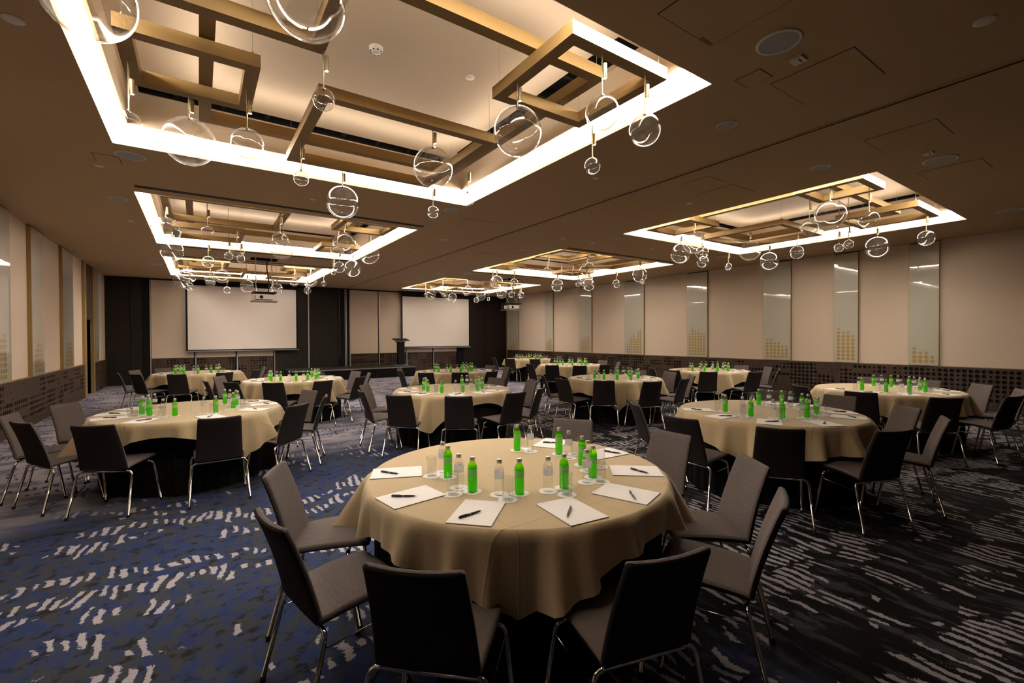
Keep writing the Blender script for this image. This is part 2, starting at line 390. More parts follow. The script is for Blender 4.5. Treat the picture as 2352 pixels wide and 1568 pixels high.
for (x0, x1, y0, y1) in [(-0.71, 3.57, 8.15, 8.24), (7.30, 11.62, 8.24, 8.32), (-0.71, 3.57, 14.5, 14.58), (-0.71, 3.57, 12.98, 13.05), (7.30, 11.62, 12.98, 13.05)]:
    g = MB().box(x0, x1, y0, y1, H - 0.003, H).build('slot_diffuser', M['black'], ceil)
    m = MB()
    for yy in (y0, (y0 + y1) / 2, y1): m.box(x0, x1, yy - 0.006, yy + 0.006, H - 0.006, H - 0.002)
    m.build('diffuser_blade', M['dado'], g)

# ------------------------------------------------------------------ walls
def dado_panels(parent, place, u0, u1, step, seed, backing_at=0.03, z_top=0.9):
    """perforated wainscot: place(u, depth, z) -> xyz ; real round holes through 25 mm board"""
    rnd = random.Random(seed); NR = 7; ncols = int((u1 - u0) / 0.1 + 0.5)
    lvl = []
    while len(lvl) < ncols:                         # runs of like columns, as the drilled pattern shows
        run = rnd.choice([2, 3, 4, 5, 7]); kind = rnd.random()
        base = [rnd.choice([0.074, 0.078, 0.078, 0.06]) if rnd.random() < 0.8 else 0.0 for _ in range(NR)]
        lo = rnd.randint(0, 3) if kind < 0.45 else 0; hi = NR - (rnd.randint(0, 3) if kind > 0.6 else 0)
        for c in range(run):
            lvl.append([(base[q] if lo <= q < hi else (0.026 if rnd.random() < 0.2 else 0.0)) * (1 if c not in (0, run - 1) or rnd.random() < 0.6 else 0.6) for q in range(NR)])
        if rnd.random() < 0.4: lvl.append([0.022 if rnd.random() < 0.3 else 0.0 for _ in range(NR)])
    dirs = [(math.cos(math.pi / 4 + math.pi / 6 * k), math.sin(math.pi / 4 + math.pi / 6 * k)) for k in range(12)]
    sq = []
    for cx_, sy_ in dirs:
        s_ = 0.05 / max(abs(cx_), abs(sy_)); sq.append((cx_ * s_, sy_ * s_))
    col = 0
    while col < ncols:
        n = min(step, ncols - col); m = MB()
        ua, ub = u0 + col * 0.1, (u0 + (col + n) * 0.1 if col + n < ncols else u1)
        ua_, ub_ = ua + 0.003, ub - 0.003
        m.quad(place(ua_, 0, 0.87), place(ub_, 0, 0.87), place(ub_, 0, z_top), place(ua_, 0, z_top))
        m.quad(place(ua_, 0, 0.105), place(ub_, 0, 0.105), place(ub_, 0, 0.17), place(ua_, 0, 0.17))
        m.quad(place(ua_, 0, 0.0), place(ub_, 0, 0.0), place(ub_, 0, 0.10), place(ua_, 0, 0.10))
        for u_, z0_, z1_ in ((ua_, 0, z_top), (ub_, 0, z_top)): m.quad(place(u_, 0, z0_), place(u_, 0.03, z0_), place(u_, 0.03, z1_), place(u_, 0, z1_))
        for c in range(n):
            uc = u0 + (col + c) * 0.1 + 0.05
            for q in range(NR):
                zc = 0.82 - 0.1 * q; dia = lvl[col + c][q]
                if dia < 0.01:
                    m.quad(place(uc - 0.05, 0, zc - 0.05), place(uc + 0.05, 0, zc - 0.05), place(uc + 0.05, 0, zc + 0.05), place(uc - 0.05, 0, zc + 0.05)); continue
                r_ = dia / 2; vs = [place(uc + x, 0, zc + y) for x, y in sq] + [place(uc + r_ * x, 0, zc + r_ * y) for x, y in dirs] + [place(uc + r_ * x, 0.025, zc + r_ * y) for x, y in dirs]
                fs = [(k, (k + 1) % 12, 12 + (k + 1) % 12, 12 + k) for k in range(12)] + [(12 + k, 12 + (k + 1) % 12, 24 + (k + 1) % 12, 24 + k) for k in range(12)]
                m.add(vs, fs)
        m.build('dado_panel', M['dado'], parent); col += n
    MB().quad(place(u0, backing_at, 0), place(u1, backing_at, 0), place(u1, backing_at, z_top), place(u0, backing_at, z_top)).build('dado_backing', M['black'], parent)

def box_face(name, mat, parent, place, u0, u1, z0, z1, d0, d1):     # slab from depth d0 (room side) to d1
    p = [place(u0, d0, z0), place(u1, d0, z0), place(u1, d0, z1), place(u0, d0, z1), place(u0, d1, z0), place(u1, d1, z0), place(u1, d1, z1), place(u0, d1, z1)]
    return MB().add(p, [(0, 1, 2, 3), (5, 4, 7, 6), (4, 0, 3, 7), (1, 5, 6, 2), (3, 2, 6, 7), (4, 5, 1, 0)]).build(name, mat, parent)

def glass_panel(parent, place, u0, u1, z0, z1, cols, flip, dia=0.084):
    """raised glass panel with bronze sides and a printed skyline of gold dots"""
    g = box_face('glass_panel', M['glasspanel'], parent, place, u0 + 0.006, u1 - 0.006, z0, z1, -0.062, -0.05)
    box_face('panel_side', M['goldtrim'], g, place, u0, u0 + 0.012, z0, z1, -0.06, 0.0)
    box_face('panel_side', M['goldtrim'], g, place, u1 - 0.012, u1, z0, z1, -0.06, 0.0)
    box_face('panel_core', M['goldtrim'], g, place, u0 + 0.012, u1 - 0.012, z0, z1, -0.05, 0.0)
    m = MB(); n = len(cols); sp = min(0.105, (u1 - u0 - 0.04) / n); st = (u0 + u1) / 2 - sp * (n - 1) / 2
    for i, hgt in enumerate(cols):
        u = st + sp * (n - 1 - i if flip else i); full = int(hgt)
        for q in range(full):
            r_ = dia / 2 * (1.0 if q < full - 1 else 0.75)
            m.add([place(u + r_ * math.cos(2 * math.pi * t / 18), -0.0635, z0 + 0.09 + q * 0.095 + r_ * math.sin(2 * math.pi * t / 18)) for t in range(18)], [tuple(range(18))])
    m.build('dot_print', M['dots'], g)

# right wall ------------------------------------------------------
wr = struct(MB().box(XR + 0.03, XR + 0.2, YF, YB, 0, H + 0.1).build('wall_right', M['dark']))
PR = lambda u, dpt, z: (XR + dpt, u, z)
dado_panels(wr, lambda u, dpt, z: (XR - 0.025 + dpt, u, z), YF, YB, 24, 11)
box_face('dado_ledge', M['beige'], wr, PR, YF, YB, 0.9, 0.915, -0.03, 0.03)
RP = [(3.06, 3.59, [4, 3, 3, 2]), (4.58, 5.11, [9, 8, 8, 7]), (6.16, 6.91, [6, 6, 5, 5, 4, 4]), (8.70, 9.45, [8, 10, 9, 9, 8, 8]), (11.27, 12.20, [4, 6, 7, 8, 6, 9, 10]),
      (14.01, 14.80, [5, 6, 7, 7, 7]), (16.54, 17.14, [4, 5, 6, 6]), (19.35, 20.20, [2, 3, 4, 5, 3, 6, 7])]
prev = YF
for y0, y1, cols in RP:
    box_face('fabric_panel', M['fabric'], wr, PR, prev, y0, 0.915, H, 0.0, 0.03)
    glass_panel(wr, PR, y0, y1, 0.918, H - 0.03, cols, True)
    prev = y1
box_face('fabric_panel', M['fabric'], wr, PR, prev, YB, 0.915, H, 0.0, 0.03)
# left wall --------------------------------------------------------
DY0, DY1 = 17.10, 18.12                            # doorway in the left wall
wl = struct(MB().box(XL - 0.2, XL - 0.03, YF, DY0, 0, H + 0.1).box(XL - 0.2, XL - 0.03, DY1, YB, 0, H + 0.1).box(XL - 0.2, XL - 0.03, DY0, DY1, 2.15, H + 0.1).build('wall_left', M['dark']))
PLn = lambda u, dpt, z: (XL - dpt, u, z)
for a, b, sd in ((YF, DY0 - 0.16, 5), (DY1 + 0.16, YB, 6)):
    dado_panels(wl, lambda u, dpt, z: (XL + 0.03 - dpt, u, z), a, b, 24, sd)
    box_face('dado_ledge', M['goldtrim'], wl, PLn, a, b, 0.9, 0.918, -0.036, 0.03)
prev = YF
for y0, y1, cols in [(0.6, 1.3, [5, 6, 7, 6]), (3.4, 4.2, [6, 7, 6, 5]), (6.6, 7.4, [6, 5, 4, 6]), (9.45, 10.85, [8, 7, 6, 7, 8, 6, 7, 8, 8]), (12.0, 12.82, [5, 6, 7, 6, 6]), (14.38, 15.42, [4, 6, 7, 6, 6, 6, 5])]:
    box_face('fabric_panel', M['fabric'], wl, PLn, prev, y0, 0.918, H, 0.0, 0.03)
    glass_panel(wl, PLn, y0, y1, 0.92, H - 0.03, cols, False, 0.085); prev = y1
box_face('fabric_panel', M['fabric'], wl, PLn, prev, DY0 - 0.30, 0.918, H, 0.0, 0.03)
box_face('fabric_panel', M['fabric'], wl, PLn, DY1 + 0.75, YB, 0.918, H, 0.0, 0.03)
glass_panel(wl, PLn, DY1 + 0.18, DY1 + 0.75, 0.92, H - 0.03, [3, 4, 4, 5], False, 0.085)
for yy in (6.9, 11.4, 19.2):
    so = box_face('floor_socket', M['rubber'], wl, PLn, yy, yy + 0.14, 0.03, 0.10, -0.06, -0.03)
# doorway
d1 = struct(MB().box(XL - 0.16, XL + 0.06, DY0 - 0.30, DY0 - 0.16, 0, H - 0.002).build('door_1', M['goldtrim']))
MB().box(XL - 0.16, XL + 0.05, DY0 - 0.155, DY0, 0, H - 0.002).build('door_jamb', M['goldtrim'], d1)
MB().box(XL - 0.16, XL + 0.05, DY1, DY1 + 0.15, 0, H - 0.002).build('door_jamb', M['goldtrim'], d1)
MB().box(XL - 0.10, XL + 0.02, DY0, DY1, 2.15, H - 0.002).build('lintel_panel', M['dado'], d1)
MB().box(XL - 0.62, XL - 0.58, DY0 - 0.1, DY1 + 0.1, 0, 2.15).build('door_leaf', M['black'], d1)
MB().box(XL - 0.62, XL - 0.16, DY0 - 0.04, DY0, 0, 2.15).box(XL - 0.62, XL - 0.16, DY1, DY1 + 0.04, 0, 2.15).box(XL - 0.62, XL - 0.16, DY0, DY1, 2.15, 2.19).build('door_reveal', M['dark'], d1)
# rear wall with the operable partition ----------------------------
wb = struct(MB().box(XL - 0.2, XR + 0.2, YB + 0.05, YB + 0.2, 0, H + 0.1).build('wall_back', M['dark']))
PB = lambda u, dpt, z: (u, YB + dpt, z)
def fabric_bay(x0, x1, seed):
    box_face('fabric_panel', M['fabric'], wb, PB, x0 + 0.05, x1 - 0.03, 0.9, 3.67, 0.0, 0.03)
    dado_panels(wb, PB, x0 + 0.05, x1 - 0.03, 40, seed)
    box_face('joint_strip', M['silver'], wb, PB, x0 + 0.012, x0 + 0.04, 0, 3.68, -0.012, 0.03)
    box_face('joint_gap', M['black'], wb, PB, x1 - 0.03, x1 + 0.012, 0, 3.68, 0.0, 0.03)
def veneer_bay(x0, x1): return box_face('veneer_panel', M['dark'], wb, PB, x0 + 0.006, x1 - 0.006, 0, 3.67, 0.0, 0.03)
veneer_bay(XL, -1.95); veneer_bay(-1.95, -1.60)
box_face('column_cover', M['black'], wb, PB, -1.60, -1.43, 0, 3.69, -0.03, 0.03)
for i, (a, b) in enumerate([(-1.42, -0.12), (-0.12, 1.19), (1.19, 2.48)]): fabric_bay(a, b, 20 + i)
veneer_bay(2.52, 3.75); veneer_bay(3.79, 5.0)
box_face('joint_strip', M['silver'], wb, PB, 2.488, 2.51, 0, 3.68, -0.01, 0.03)
box_face('joint_strip', M['silver'], wb, PB, 3.75, 3.79, 0, 3.68, -0.02, 0.03)
box_face('joint_strip', M['steel'], wb, PB, 5.0, 5.02, 0.7, 3.68, -0.01, 0.03)
box_face('column_cover', M['black'], wb, PB, 5.02, 5.40, 0, 3.69, -0.10, 0.03)
for a in (5.20, 5.255): box_face('joint_strip', M['silver'], wb, PB, a, a + 0.025, 0, 3.68, -0.115, -0.09)
box_face('joint_strip', M['silver'], wb, PB, 5.385, 5.42, 0, 3.68, -0.05, 0.03)
for i, (a, b) in enumerate([(5.42, 6.70), (6.70, 8.0), (8.0, 9.35), (9.35, 10.66)]): fabric_bay(a, b, 30 + i)
box_face('column_cover', M['black'], wb, PB, 10.66, 11.0, 0, 3.69, -0.05, 0.03)
veneer_bay(11.0, 12.3); veneer_bay(12.3, 13.66)
box_face('corner_strip', M['goldtrim'], wb, PB, 13.62, 13.66, 0, 3.7, -0.02, 0.03)
box_face('head_band', M['black'], wb, PB, XL, XR, 3.675, H, -0.035, 0.05)
# wall behind the camera
wf = struct(MB().box(XL - 0.2, XR + 0.2, YF - 0.2, YF - 0.03, 0, H + 0.1).build('wall_front', M['dark']))
box_face('veneer_panel', M['dark'], wf, lambda u, dpt, z: (u, YF - dpt, z), XL, XR, 0.9, H, 0.0, 0.03)
box_face('dado_panel', M['dado'], wf, lambda u, dpt, z: (u, YF - dpt, z), XL, XR, 0.0, 0.9, -0.01, 0.03)

# ------------------------------------------------------------------ ceiling fittings
SPK = [(-0.63, 6.87, 0.15), (3.47, 1.65, 0.15), (4.39, 2.59, 0.10), (7.42, 1.66, 0.17), (6.48, 2.58, 0.11), (3.49, 6.9, 0.12), (11.45, 1.66, 0.17), (-0.98, 9.08, 0.12),
       (7.43, 6.92, 0.12), (11.55, 6.96, 0.14), (6.51, 9.1, 0.10), (4.42, 9.1, 0.10), (7.43, 13.48, 0.12), (6.55, 15.49, 0.10), (6.57, 16.59, 0.12), (-0.97, 15.49, 0.10), (-0.97, 16.52, 0.14)]
SPK.sort(key=lambda s: img_x((s[0], s[1], H)))
for i, (x, y, r) in enumerate(SPK):
    t = thing('ceiling_speaker', f'round grey grille with white rim in the ceiling, {ordw(i)} from left', 'speaker', (x, y, H), 0, 'round ceiling speakers')
    MB().lathe([(r, 0.0), (r, -0.006), (r * 0.86, -0.010), (r * 0.84, -0.004)], 32).build('rim', M['white'], t, True)
    MB().disc(0, 0, -0.005, r * 0.85, 32, True).build('grille', M['grille'], t)
CAPS = [(-0.99, 4.37, 0.06), (-0.98, 7.48, 0.05), (4.39, 0.76, 0.06), (1.46, 7.5, 0.045), (4.4, 4.43, 0.045), (6.48, 4.45, 0.045), (-0.99, 10.68, 0.05), (6.52, 7.57, 0.045), (7.39, 7.55, 0.05),
        (4.41, 10.62, 0.045), (7.66, 13.21, 0.045), (6.56, 13.91, 0.045), (4.73, 15.84, 0.05), (9.08, 7.26, 0.045), (0.41, 14.38, 0.05)]
CAPS.sort(key=lambda s: img_x((s[0], s[1], H)))
for i, (x, y, r) in enumerate(CAPS):
    tag(MB().lathe([(r, 0.0), (r, -0.005), (r * 0.8, -0.009), (0.001, -0.010)], 24).build('sprinkler_cap', M['white'], None, True, (x, y, H)),
        f'small plain white disc on the ceiling, {ordw(i)} from left', 'sprinkler cap', 'white ceiling discs')
for x, y, lb in [(3.795, 1.665, 'white box with red stripe on ceiling beside the largest round grille'), (6.995, 1.67, 'small white box with red stripe on ceiling near the right wall')]:
    t = thing('alarm_box', lb, 'alarm box', (x, y, H))
    MB().box(-0.05, 0.05, -0.045, 0.045, -0.022, 0).build('case', M['white'], t)
    MB().box(-0.035, 0.035, -0.022, -0.008, -0.0235, -0.022).build('red_stripe', M['red'], t)
t = thing('smoke_detector', 'white smoke detector with slots on the raised ceiling of front left coffer', 'smoke detector', (1.37, 4.19, ZI))
MB().lathe([(0.062, 0), (0.062, -0.018), (0.05, -0.022), (0.048, -0.042), (0.03, -0.05), (0.001, -0.052)], 28).build('case', M['white'], t, True)
m = MB()
for k in range(8):
    g = 2 * math.pi * k / 8; m.box(0.044 * math.cos(g) - 0.008, 0.044 * math.cos(g) + 0.008, 0.044 * math.sin(g) - 0.008, 0.044 * math.sin(g) + 0.008, -0.0435, -0.036)
m.build('vent_slot', M['black'], t)
tag(MB().lathe([(0.045, 0), (0.045, -0.01), (0.001, -0.013)], 24).build('detector_disc', M['white'], None, True, (2.32, 4.13, ZI)), 'flat white disc on the raised ceiling beside the smoke detector', 'detector')

# ------------------------------------------------------------------ brass ceiling frames
FR = {1: ([(2.92, 3.96, .17, 1.23), (.28, 1.17, 1.85, 2.71), (1.63, 3.45, 2.01, 3.81), (.34, 1.54, .2, 1.40)], (.77, 3.68, .60, 3.48)),
      2: ([(.29, 2.07, .03, 1.67), (.35, 1.55, 2.23, 3.43), (2.92, 3.95, .03, .94), (3.1, 3.97, 2.65, 3.52)], (.59, 3.45, .15, 2.98)),
      3: ([(.27, 2.05, 2.0, 3.8), (2.73, 3.77, 2.75, 3.8), (.3, 1.5, .3, 1.5), (2.9, 3.77, .4, 1.27)], (.6, 3.48, .7, 3.58)),
      4: ([(.03, .90, .20, 1.06), (2.50, 3.70, .21, 1.40), (1.90, 3.68, 2.05, 3.77), (.06, 1.08, 2.83, 3.85)], (.57, 3.45, .70, 3.57)),
      5: ([(.1, 1.3, .05, 1.2), (1.85, 3.63, .03, 1.75), (.14, .98, 2.8, 3.65), (2.67, 3.7, 2.6, 3.6)], (.59, 3.45, .6, 3.48)),
      6: ([(.15, 1.02, .20, 1.06), (2.50, 3.70, .21, 1.40), (1.90, 3.68, 2.05, 3.77), (.15, 1.17, 2.83, 3.85)], (.57, 3.45, .70, 3.57))}
FR[4] = ([(.145, .98, .20, 1.06), (2.50, 3.70, .21, 1.40), (1.90, 3.68, 2.05, 3.77), (.145, 1.08, 2.83, 3.85)], FR[4][1])
def beam_frame(k, r, z0, label):
    ox, oy = COFFERS[k][0], COFFERS[k][2]; x0, x1, y0, y1 = r; bw, bh = 0.1, 0.1
    t = thing('ceiling_frame', label, 'ceiling frame', (ox + x0, oy + y0, z0), 0, 'square brass ceiling frames')
    W_, D_ = x1 - x0, y1 - y0
    MB().box(0, W_, 0, bw, 0, bh).build('beam', M['brass'], t); MB().box(0, W_, D_ - bw, D_, 0, bh).build('beam', M['brass'], t)
    MB().box(0, bw, bw, D_ - bw, 0, bh).build('beam', M['brass'], t); MB().box(W_ - bw, W_, bw, D_ - bw, 0, bh).build('beam', M['brass'], t)
    for a, b in ((0.05, 0.05), (W_ - 0.05, 0.05), (0.05, D_ - 0.05), (W_ - 0.05, D_ - 0.05)):
        s = MB().tube([(a, b, bh), (a, b, bh + 0.035)], 0.008, 8).build('wire_grip', M['steel'], t)
        MB().tube([(a, b, bh + 0.03), (a, b, ZI - z0)], 0.0016, 5).build('suspension_wire', M['steel'], s)
    return t
for k, (low, loop) in FR.items():
    names = ['smallest', 'second smallest', 'second largest', 'largest low']
    for i, r in enumerate(sorted(low, key=lambda q: (q[1] - q[0]) * (q[3] - q[2]))):
        beam_frame(k, r, H + 0.002, f'{names[i]} square brass frame hanging in {CNAME[k]}')
    ub = beam_frame(k, loop, H + 0.118, f'big upper brass frame loop hanging highest in {CNAME[k]}')
    W_, D_ = loop[1] - loop[0], loop[3] - loop[2]; m = MB()   # LED tape on top of the upper frame lights the raised ceiling
    for x0, x1, y0, y1 in ((0.03, W_ - 0.03, 0.03, 0.07), (0.03, W_ - 0.03, D_ - 0.07, D_ - 0.03), (0.03, 0.07, 0.07, D_ - 0.07), (W_ - 0.07, W_ - 0.03, 0.07, D_ - 0.07)):
        m.quad((x0, y0, 0.103), (x1, y0, 0.103), (x1, y1, 0.103), (x0, y1, 0.103))
    m.build('uplight_tape', M['uplight'], ub)

# ------------------------------------------------------------------ glass globe pendants
PEND = {1: [(-0.42, 4.53, 3.26, 0.08), (-0.05, 4.91, 3.33, 0.2), (0.36, 4.51, 3.27, 0.125), (0.78, 3.59, 3.37, 0.08), (0.93, 5.37, 3.33, 0.08), (1.52, 6.0, 3.32, 0.2), (1.99, 4.32, 3.34, 0.2), (2.65, 5.76, 3.31, 0.08), (2.66, 4.81, 3.25, 0.08), (2.22, 3.15, 3.33, 0.2), (2.5, 2.45, 3.28, 0.125), (2.98, 2.45, 3.27, 0.125), (3.24, 3.31, 3.3, 0.08), (-0.44, 3.11, 3.33, 0.2), (0.47, 2.5, 3.33, 0.2)],
        2: [(-0.41, 9.1, 3.33, 0.2), (-0.42, 11.21, 3.33, 0.2), (0.13, 8.64, 3.3, 0.08), (0.19, 12.0, 3.27, 0.125), (0.62, 10.16, 3.27, 0.125), (0.53, 11.12, 3.3, 0.08), (0.76, 11.34, 3.3, 0.08), (1.15, 8.58, 3.27, 0.125), (1.35, 9.86, 3.33, 0.2), (2.22, 8.66, 3.33, 0.2), (2.2, 9.09, 3.27, 0.125), (2.93, 9.5, 3.33, 0.2), (2.87, 12.32, 3.3, 0.08), (2.77, 11.28, 3.27, 0.125), (3.2, 11.74, 3.33, 0.2)],
        3: [(-0.23, 15.51, 3.33, 0.2), (-0.43, 17.11, 3.33, 0.2), (-0.23, 18.05, 3.27, 0.125), (0.27, 15.46, 3.27, 0.125), (0.31, 16.39, 3.27, 0.125), (0.55, 15.0, 3.33, 0.2), (0.83, 18.69, 3.27, 0.125), (1.34, 17.51, 3.33, 0.2), (2.3, 18.12, 3.33, 0.2), (2.13, 17.72, 3.3, 0.08), (2.38, 15.0, 3.27, 0.125), (2.82, 14.98, 3.33, 0.2), (3.19, 17.41, 3.27, 0.125), (3.25, 15.18, 3.3, 0.08)],
        4: [(8.34, 5.93, 3.33, 0.2), (7.59, 5.11, 3.33, 0.2), (8.31, 5.42, 3.27, 0.125), (9.37, 6.09, 3.27, 0.125), (10.23, 5.99, 3.22, 0.08), (9.23, 4.95, 3.33, 0.2), (10.93, 5.41, 3.33, 0.2), (9.9, 4.36, 3.27, 0.125), (7.76, 3.24, 3.27, 0.125), (7.45, 2.84, 3.33, 0.2), (10.24, 3.76, 3.3, 0.08), (10.0, 3.51, 3.3, 0.08), (7.97, 2.55, 3.27, 0.125), (10.98, 3.38, 3.33, 0.2), (10.33, 2.49, 3.27, 0.125)],
        5: [(7.40, 9.17, 3.27, 0.125), (8.53, 9.98, 3.3, 0.08), (8.76, 9.76, 3.3, 0.08), (9.97, 11.87, 3.33, 0.2), (10.21, 11.11, 3.3, 0.08), (8.25, 8.63, 3.33, 0.2), (9.96, 10.45, 3.33, 0.2), (10.74, 11.17, 3.33, 0.2), (10.96, 10.14, 3.27, 0.125), (10.26, 8.62, 3.33, 0.2), (11.4, 9.47, 3.3, 0.08), (7.75, 12.18, 3.33, 0.2), (7.48, 11.98, 3.3, 0.08), (8.05, 11.64, 3.27, 0.125)],
        6: [(7.57, 17.21, 3.3, 0.08), (7.84, 17.32, 3.33, 0.2), (7.36, 15.22, 3.27, 0.125), (8.18, 16.84, 3.3, 0.08), (8.65, 17.47, 3.27, 0.125), (9.23, 18.12, 3.33, 0.2), (8.25, 14.98, 3.33, 0.2), (8.72, 15.96, 3.3, 0.08), (9.84, 16.69, 3.33, 0.2), (10.35, 17.97, 3.27, 0.125), (10.67, 17.45, 3.3, 0.08), (9.99, 15.33, 3.33, 0.2), (10.25, 14.98, 3.27, 0.125), (11.22, 15.81, 3.3, 0.08), (10.71, 14.98, 3.27, 0.125)]}
def globe_mesh(r):
    prof = [(max(0.0004, r * math.sin(math.pi * i / 24)), -r * math.cos(math.pi * i / 24)) for i in range(24)]
    prof += [(0.010, r * 0.9985)]
    ri = r * 0.972; inner = [(max(0.0004, ri * math.sin(math.pi * i / 24)), -ri * math.cos(math.pi * i / 24)) for i in range(24)][::-1]
    return MB().lathe(prof, 40).lathe([(0.010, ri * 0.99)] + inner, 40).mesh('globe', M['globe'], True)
GM = {r: globe_mesh(r) for r in (0.2, 0.125, 0.08)}
COLLAR = MB().lathe([(0.001, 0.014), (0.012, 0.014), (0.014, 0.0), (0.010, -0.006)], 14).mesh('collar', M['rodbrass'], True)
LAMPM = smooth_angle(MB().lathe([(0.001, 0.11), (0.0155, 0.11), (0.0165, 0.108), (0.0165, 0.0), (0.0135, 0.0), (0.0135, 0.006)], 18).mesh('lamp_cylinder', M['rodbrass']))
LEDM = MB().disc(0, 0, 0.004, 0.0135, 16, True).mesh('lamp_lens', M['lamp'])
def hang_height(k, x, y):
    ox, oy = COFFERS[k][0], COFFERS[k][2]; u, v = x - ox, y - oy
    for z, L in ((H + 0.002, FR[k][0]), (H + 0.118, [FR[k][1]])):
        for x0, x1, y0, y1 in L:
            if x0 - .03 < u < x1 + .03 and y0 - .03 < v < y1 + .03 and not (x0 + .13 < u < x1 - .13 and y0 + .13 < v < y1 - .13): return z
    return ZI + 0.115
SZ = {0.2: 'large', 0.125: 'medium', 0.08: 'small'}
for k, L in PEND.items():
    cnt = {}
    for x, y, z, r in sorted(L, key=lambda p: img_x(p[:3])):
        i = cnt.get(r, 0); cnt[r] = i + 1
        top = hang_height(k, x, y)
        t = thing('globe_pendant', f'{SZ[r]} clear glass globe pendant, {ordw(i)} {SZ[r]} one from left under {CNAME[k]}', 'pendant lamp', (x, y, z), 0, f'glass globe pendants under {CNAME[k]}')
        inst('globe', GM[r], t); inst('collar', COLLAR, t, (0, 0, r - 0.002))
        MB().tube([(0, 0, r), (0, 0, top - z)], 0.0055, 8).build('rod', M['rodbrass'], t, True)
        lz = min(r + (0.055 if r > 0.15 else 0.13), H - z - 0.14)
        lamp = inst('lamp_cylinder', LAMPM, t, (0.021, -0.008, lz)); inst('lamp_lens', LEDM, lamp)

# ------------------------------------------------------------------ chairs
def sweep(prof, wid, th, bow, nflat=7):
    """stadium section carried along a side profile; prof (y, z), wid half-widths, bow = how far the middle sits back"""
    P = [Vector((0, y, z)) for y, z in prof]; vs = []; fs = []
    for i, p in enumerate(P):
        t = (P[min(i + 1, len(P) - 1)] - P[max(i - 1, 0)]).normalized(); nrm = Vector((1, 0, 0)).cross(t).normalized()
        w_, h_ = wid[i], th[i] / 2; rc = min(h_, w_ * 0.5); sec = []
        for k in range(nflat): sec.append((-w_ + rc + (2 * w_ - 2 * rc) * k / (nflat - 1), h_))
        for g in (60, 20, -20, -60): sec.append((w_ - rc + rc * math.cos(math.radians(g)), h_ * math.sin(math.radians(g))))
        for k in range(nflat): sec.append((w_ - rc - (2 * w_ - 2 * rc) * k / (nflat - 1), -h_))
        for g in (240, 200, 160, 120): sec.append((-w_ + rc + rc * math.cos(math.radians(g)), h_ * math.sin(math.radians(g))))
        for x, q in sec:
            b = bow[i] * (1 - (x / 0.2) ** 2)
            vs.append(p + Vector((x, 0, 0)) + nrm * (q - b))
    n = len(sec)
    for i in range(len(P) - 1):
        for k in range(n): fs.append((i * n + k, (i + 1) * n + k, (i + 1) * n + (k + 1) % n, i * n + (k + 1) % n))
    fs.append(tuple(range(n))); fs.append(tuple(range((len(P) - 1) * n + n - 1, (len(P) - 1) * n - 1, -1)))
    A = MB(); B = MB(); nf = nflat; keepA = set(list(range(0, nf + 2)) + list(range(2 * nf + 6, n)))
    fa_ = [f for q, f in enumerate(fs) if q >= (len(P) - 1) * n or (q % n) in keepA]; fb_ = [f for q, f in enumerate(fs) if q < (len(P) - 1) * n and (q % n) not in keepA]
    return A.add(vs, fa_), B.add(vs, fb_)
def bez(a, b, c, n):
    return [((1 - t) ** 2 * a[0] + 2 * t * (1 - t) * b[0] + t * t * c[0], (1 - t) ** 2 * a[1] + 2 * t * (1 - t) * b[1] + t * t * c[1]) for t in [i / n for i in range(n + 1)]]
bp = bez((-0.150, 0.428), (-0.185, 0.62), (-0.272, 0.845), 12)
bw_ = [0.201 - 0.021 * (i / 12) for i in range(13)]; bt = [0.032] * 13; bb = [0.004 + 0.020 * (i / 12) for i in range(13)]
e = Vector((bp[-1][0] - bp[-2][0], bp[-1][1] - bp[-2][1])).normalized()
for s_, dw, dt in ((0.005, 0.004, 0.028), (0.009, 0.011, 0.020), (0.011, 0.022, 0.008)):
    bp.append((bp[12][0] + e.x * s_, bp[12][1] + e.y * s_)); bw_.append(0.18 - dw); bt.append(dt); bb.append(0.024)
bp = [(y, z) for y, z in bp][::-1]; bw_, bt, bb = bw_[::-1], bt[::-1], bb[::-1]
_a, _b = sweep(bp, bw_, bt, bb)
BACKM = smooth_angle(_a.mesh('backrest', M['chair']), 50)
sp_ = [(0.272, 0.438), (0.268, 0.444), (0.255, 0.452), (0.225, 0.459), (0.16, 0.461), (0.05, 0.456), (-0.06, 0.447), (-0.135, 0.437), (-0.152, 0.430)]
_a, _c = sweep(sp_[::-1], [0.201, 0.203, 0.207, 0.211, 0.213, 0.208, 0.203, 0.198, 0.18], [0.030, 0.034, 0.038, 0.038, 0.036, 0.034, 0.030, 0.020, 0.008], [0.004, 0.005, 0.004, 0.0, 0, 0, 0, 0, 0])
SEATM = smooth_angle(_a.mesh('seat', M['chair']), 50)
SHELLM = smooth_angle(_b.add(_c.v, _c.f).mesh('outer_shell', M['shell']), 50)
def leg_path(sx, foot, top, yin):                   # foot on floor, bend under the seat, short run inward
    f = Vector(foot); t = Vector(top); d = (f - t).normalized()
    c1 = t + d * 0.045; c2 = Vector((t.x - sx * 0.045, yin, t.z))
    mid = [c1 * (1 - q) ** 2 + t * 2 * q * (1 - q) + c2 * q * q for q in (0.25, 0.5, 0.75)]
    return [f, c1, *mid, c2]
LEGM = []
for sx in (-1, 1):
    for sy in (-1, 1):
        foot = (0.25 * sx, 0.235 * sy if sy > 0 else -0.240, 0.012); top = (0.226 * sx, 0.160 if sy > 0 else -0.140, 0.412 if sy > 0 else 0.400)
        pth = leg_path(sx, foot, top, top[1])
        LEGM.append((MB().tube(pth, 0.0105, 10).mesh('leg', M['chrome'], True),
                     MB().tube([Vector(foot) - Vector((0, 0, 0.012)), Vector(foot) + (Vector(pth[1]) - Vector(foot)).normalized() * 0.016], 0.0135, 10).mesh('foot_cap', M['rubber'])))
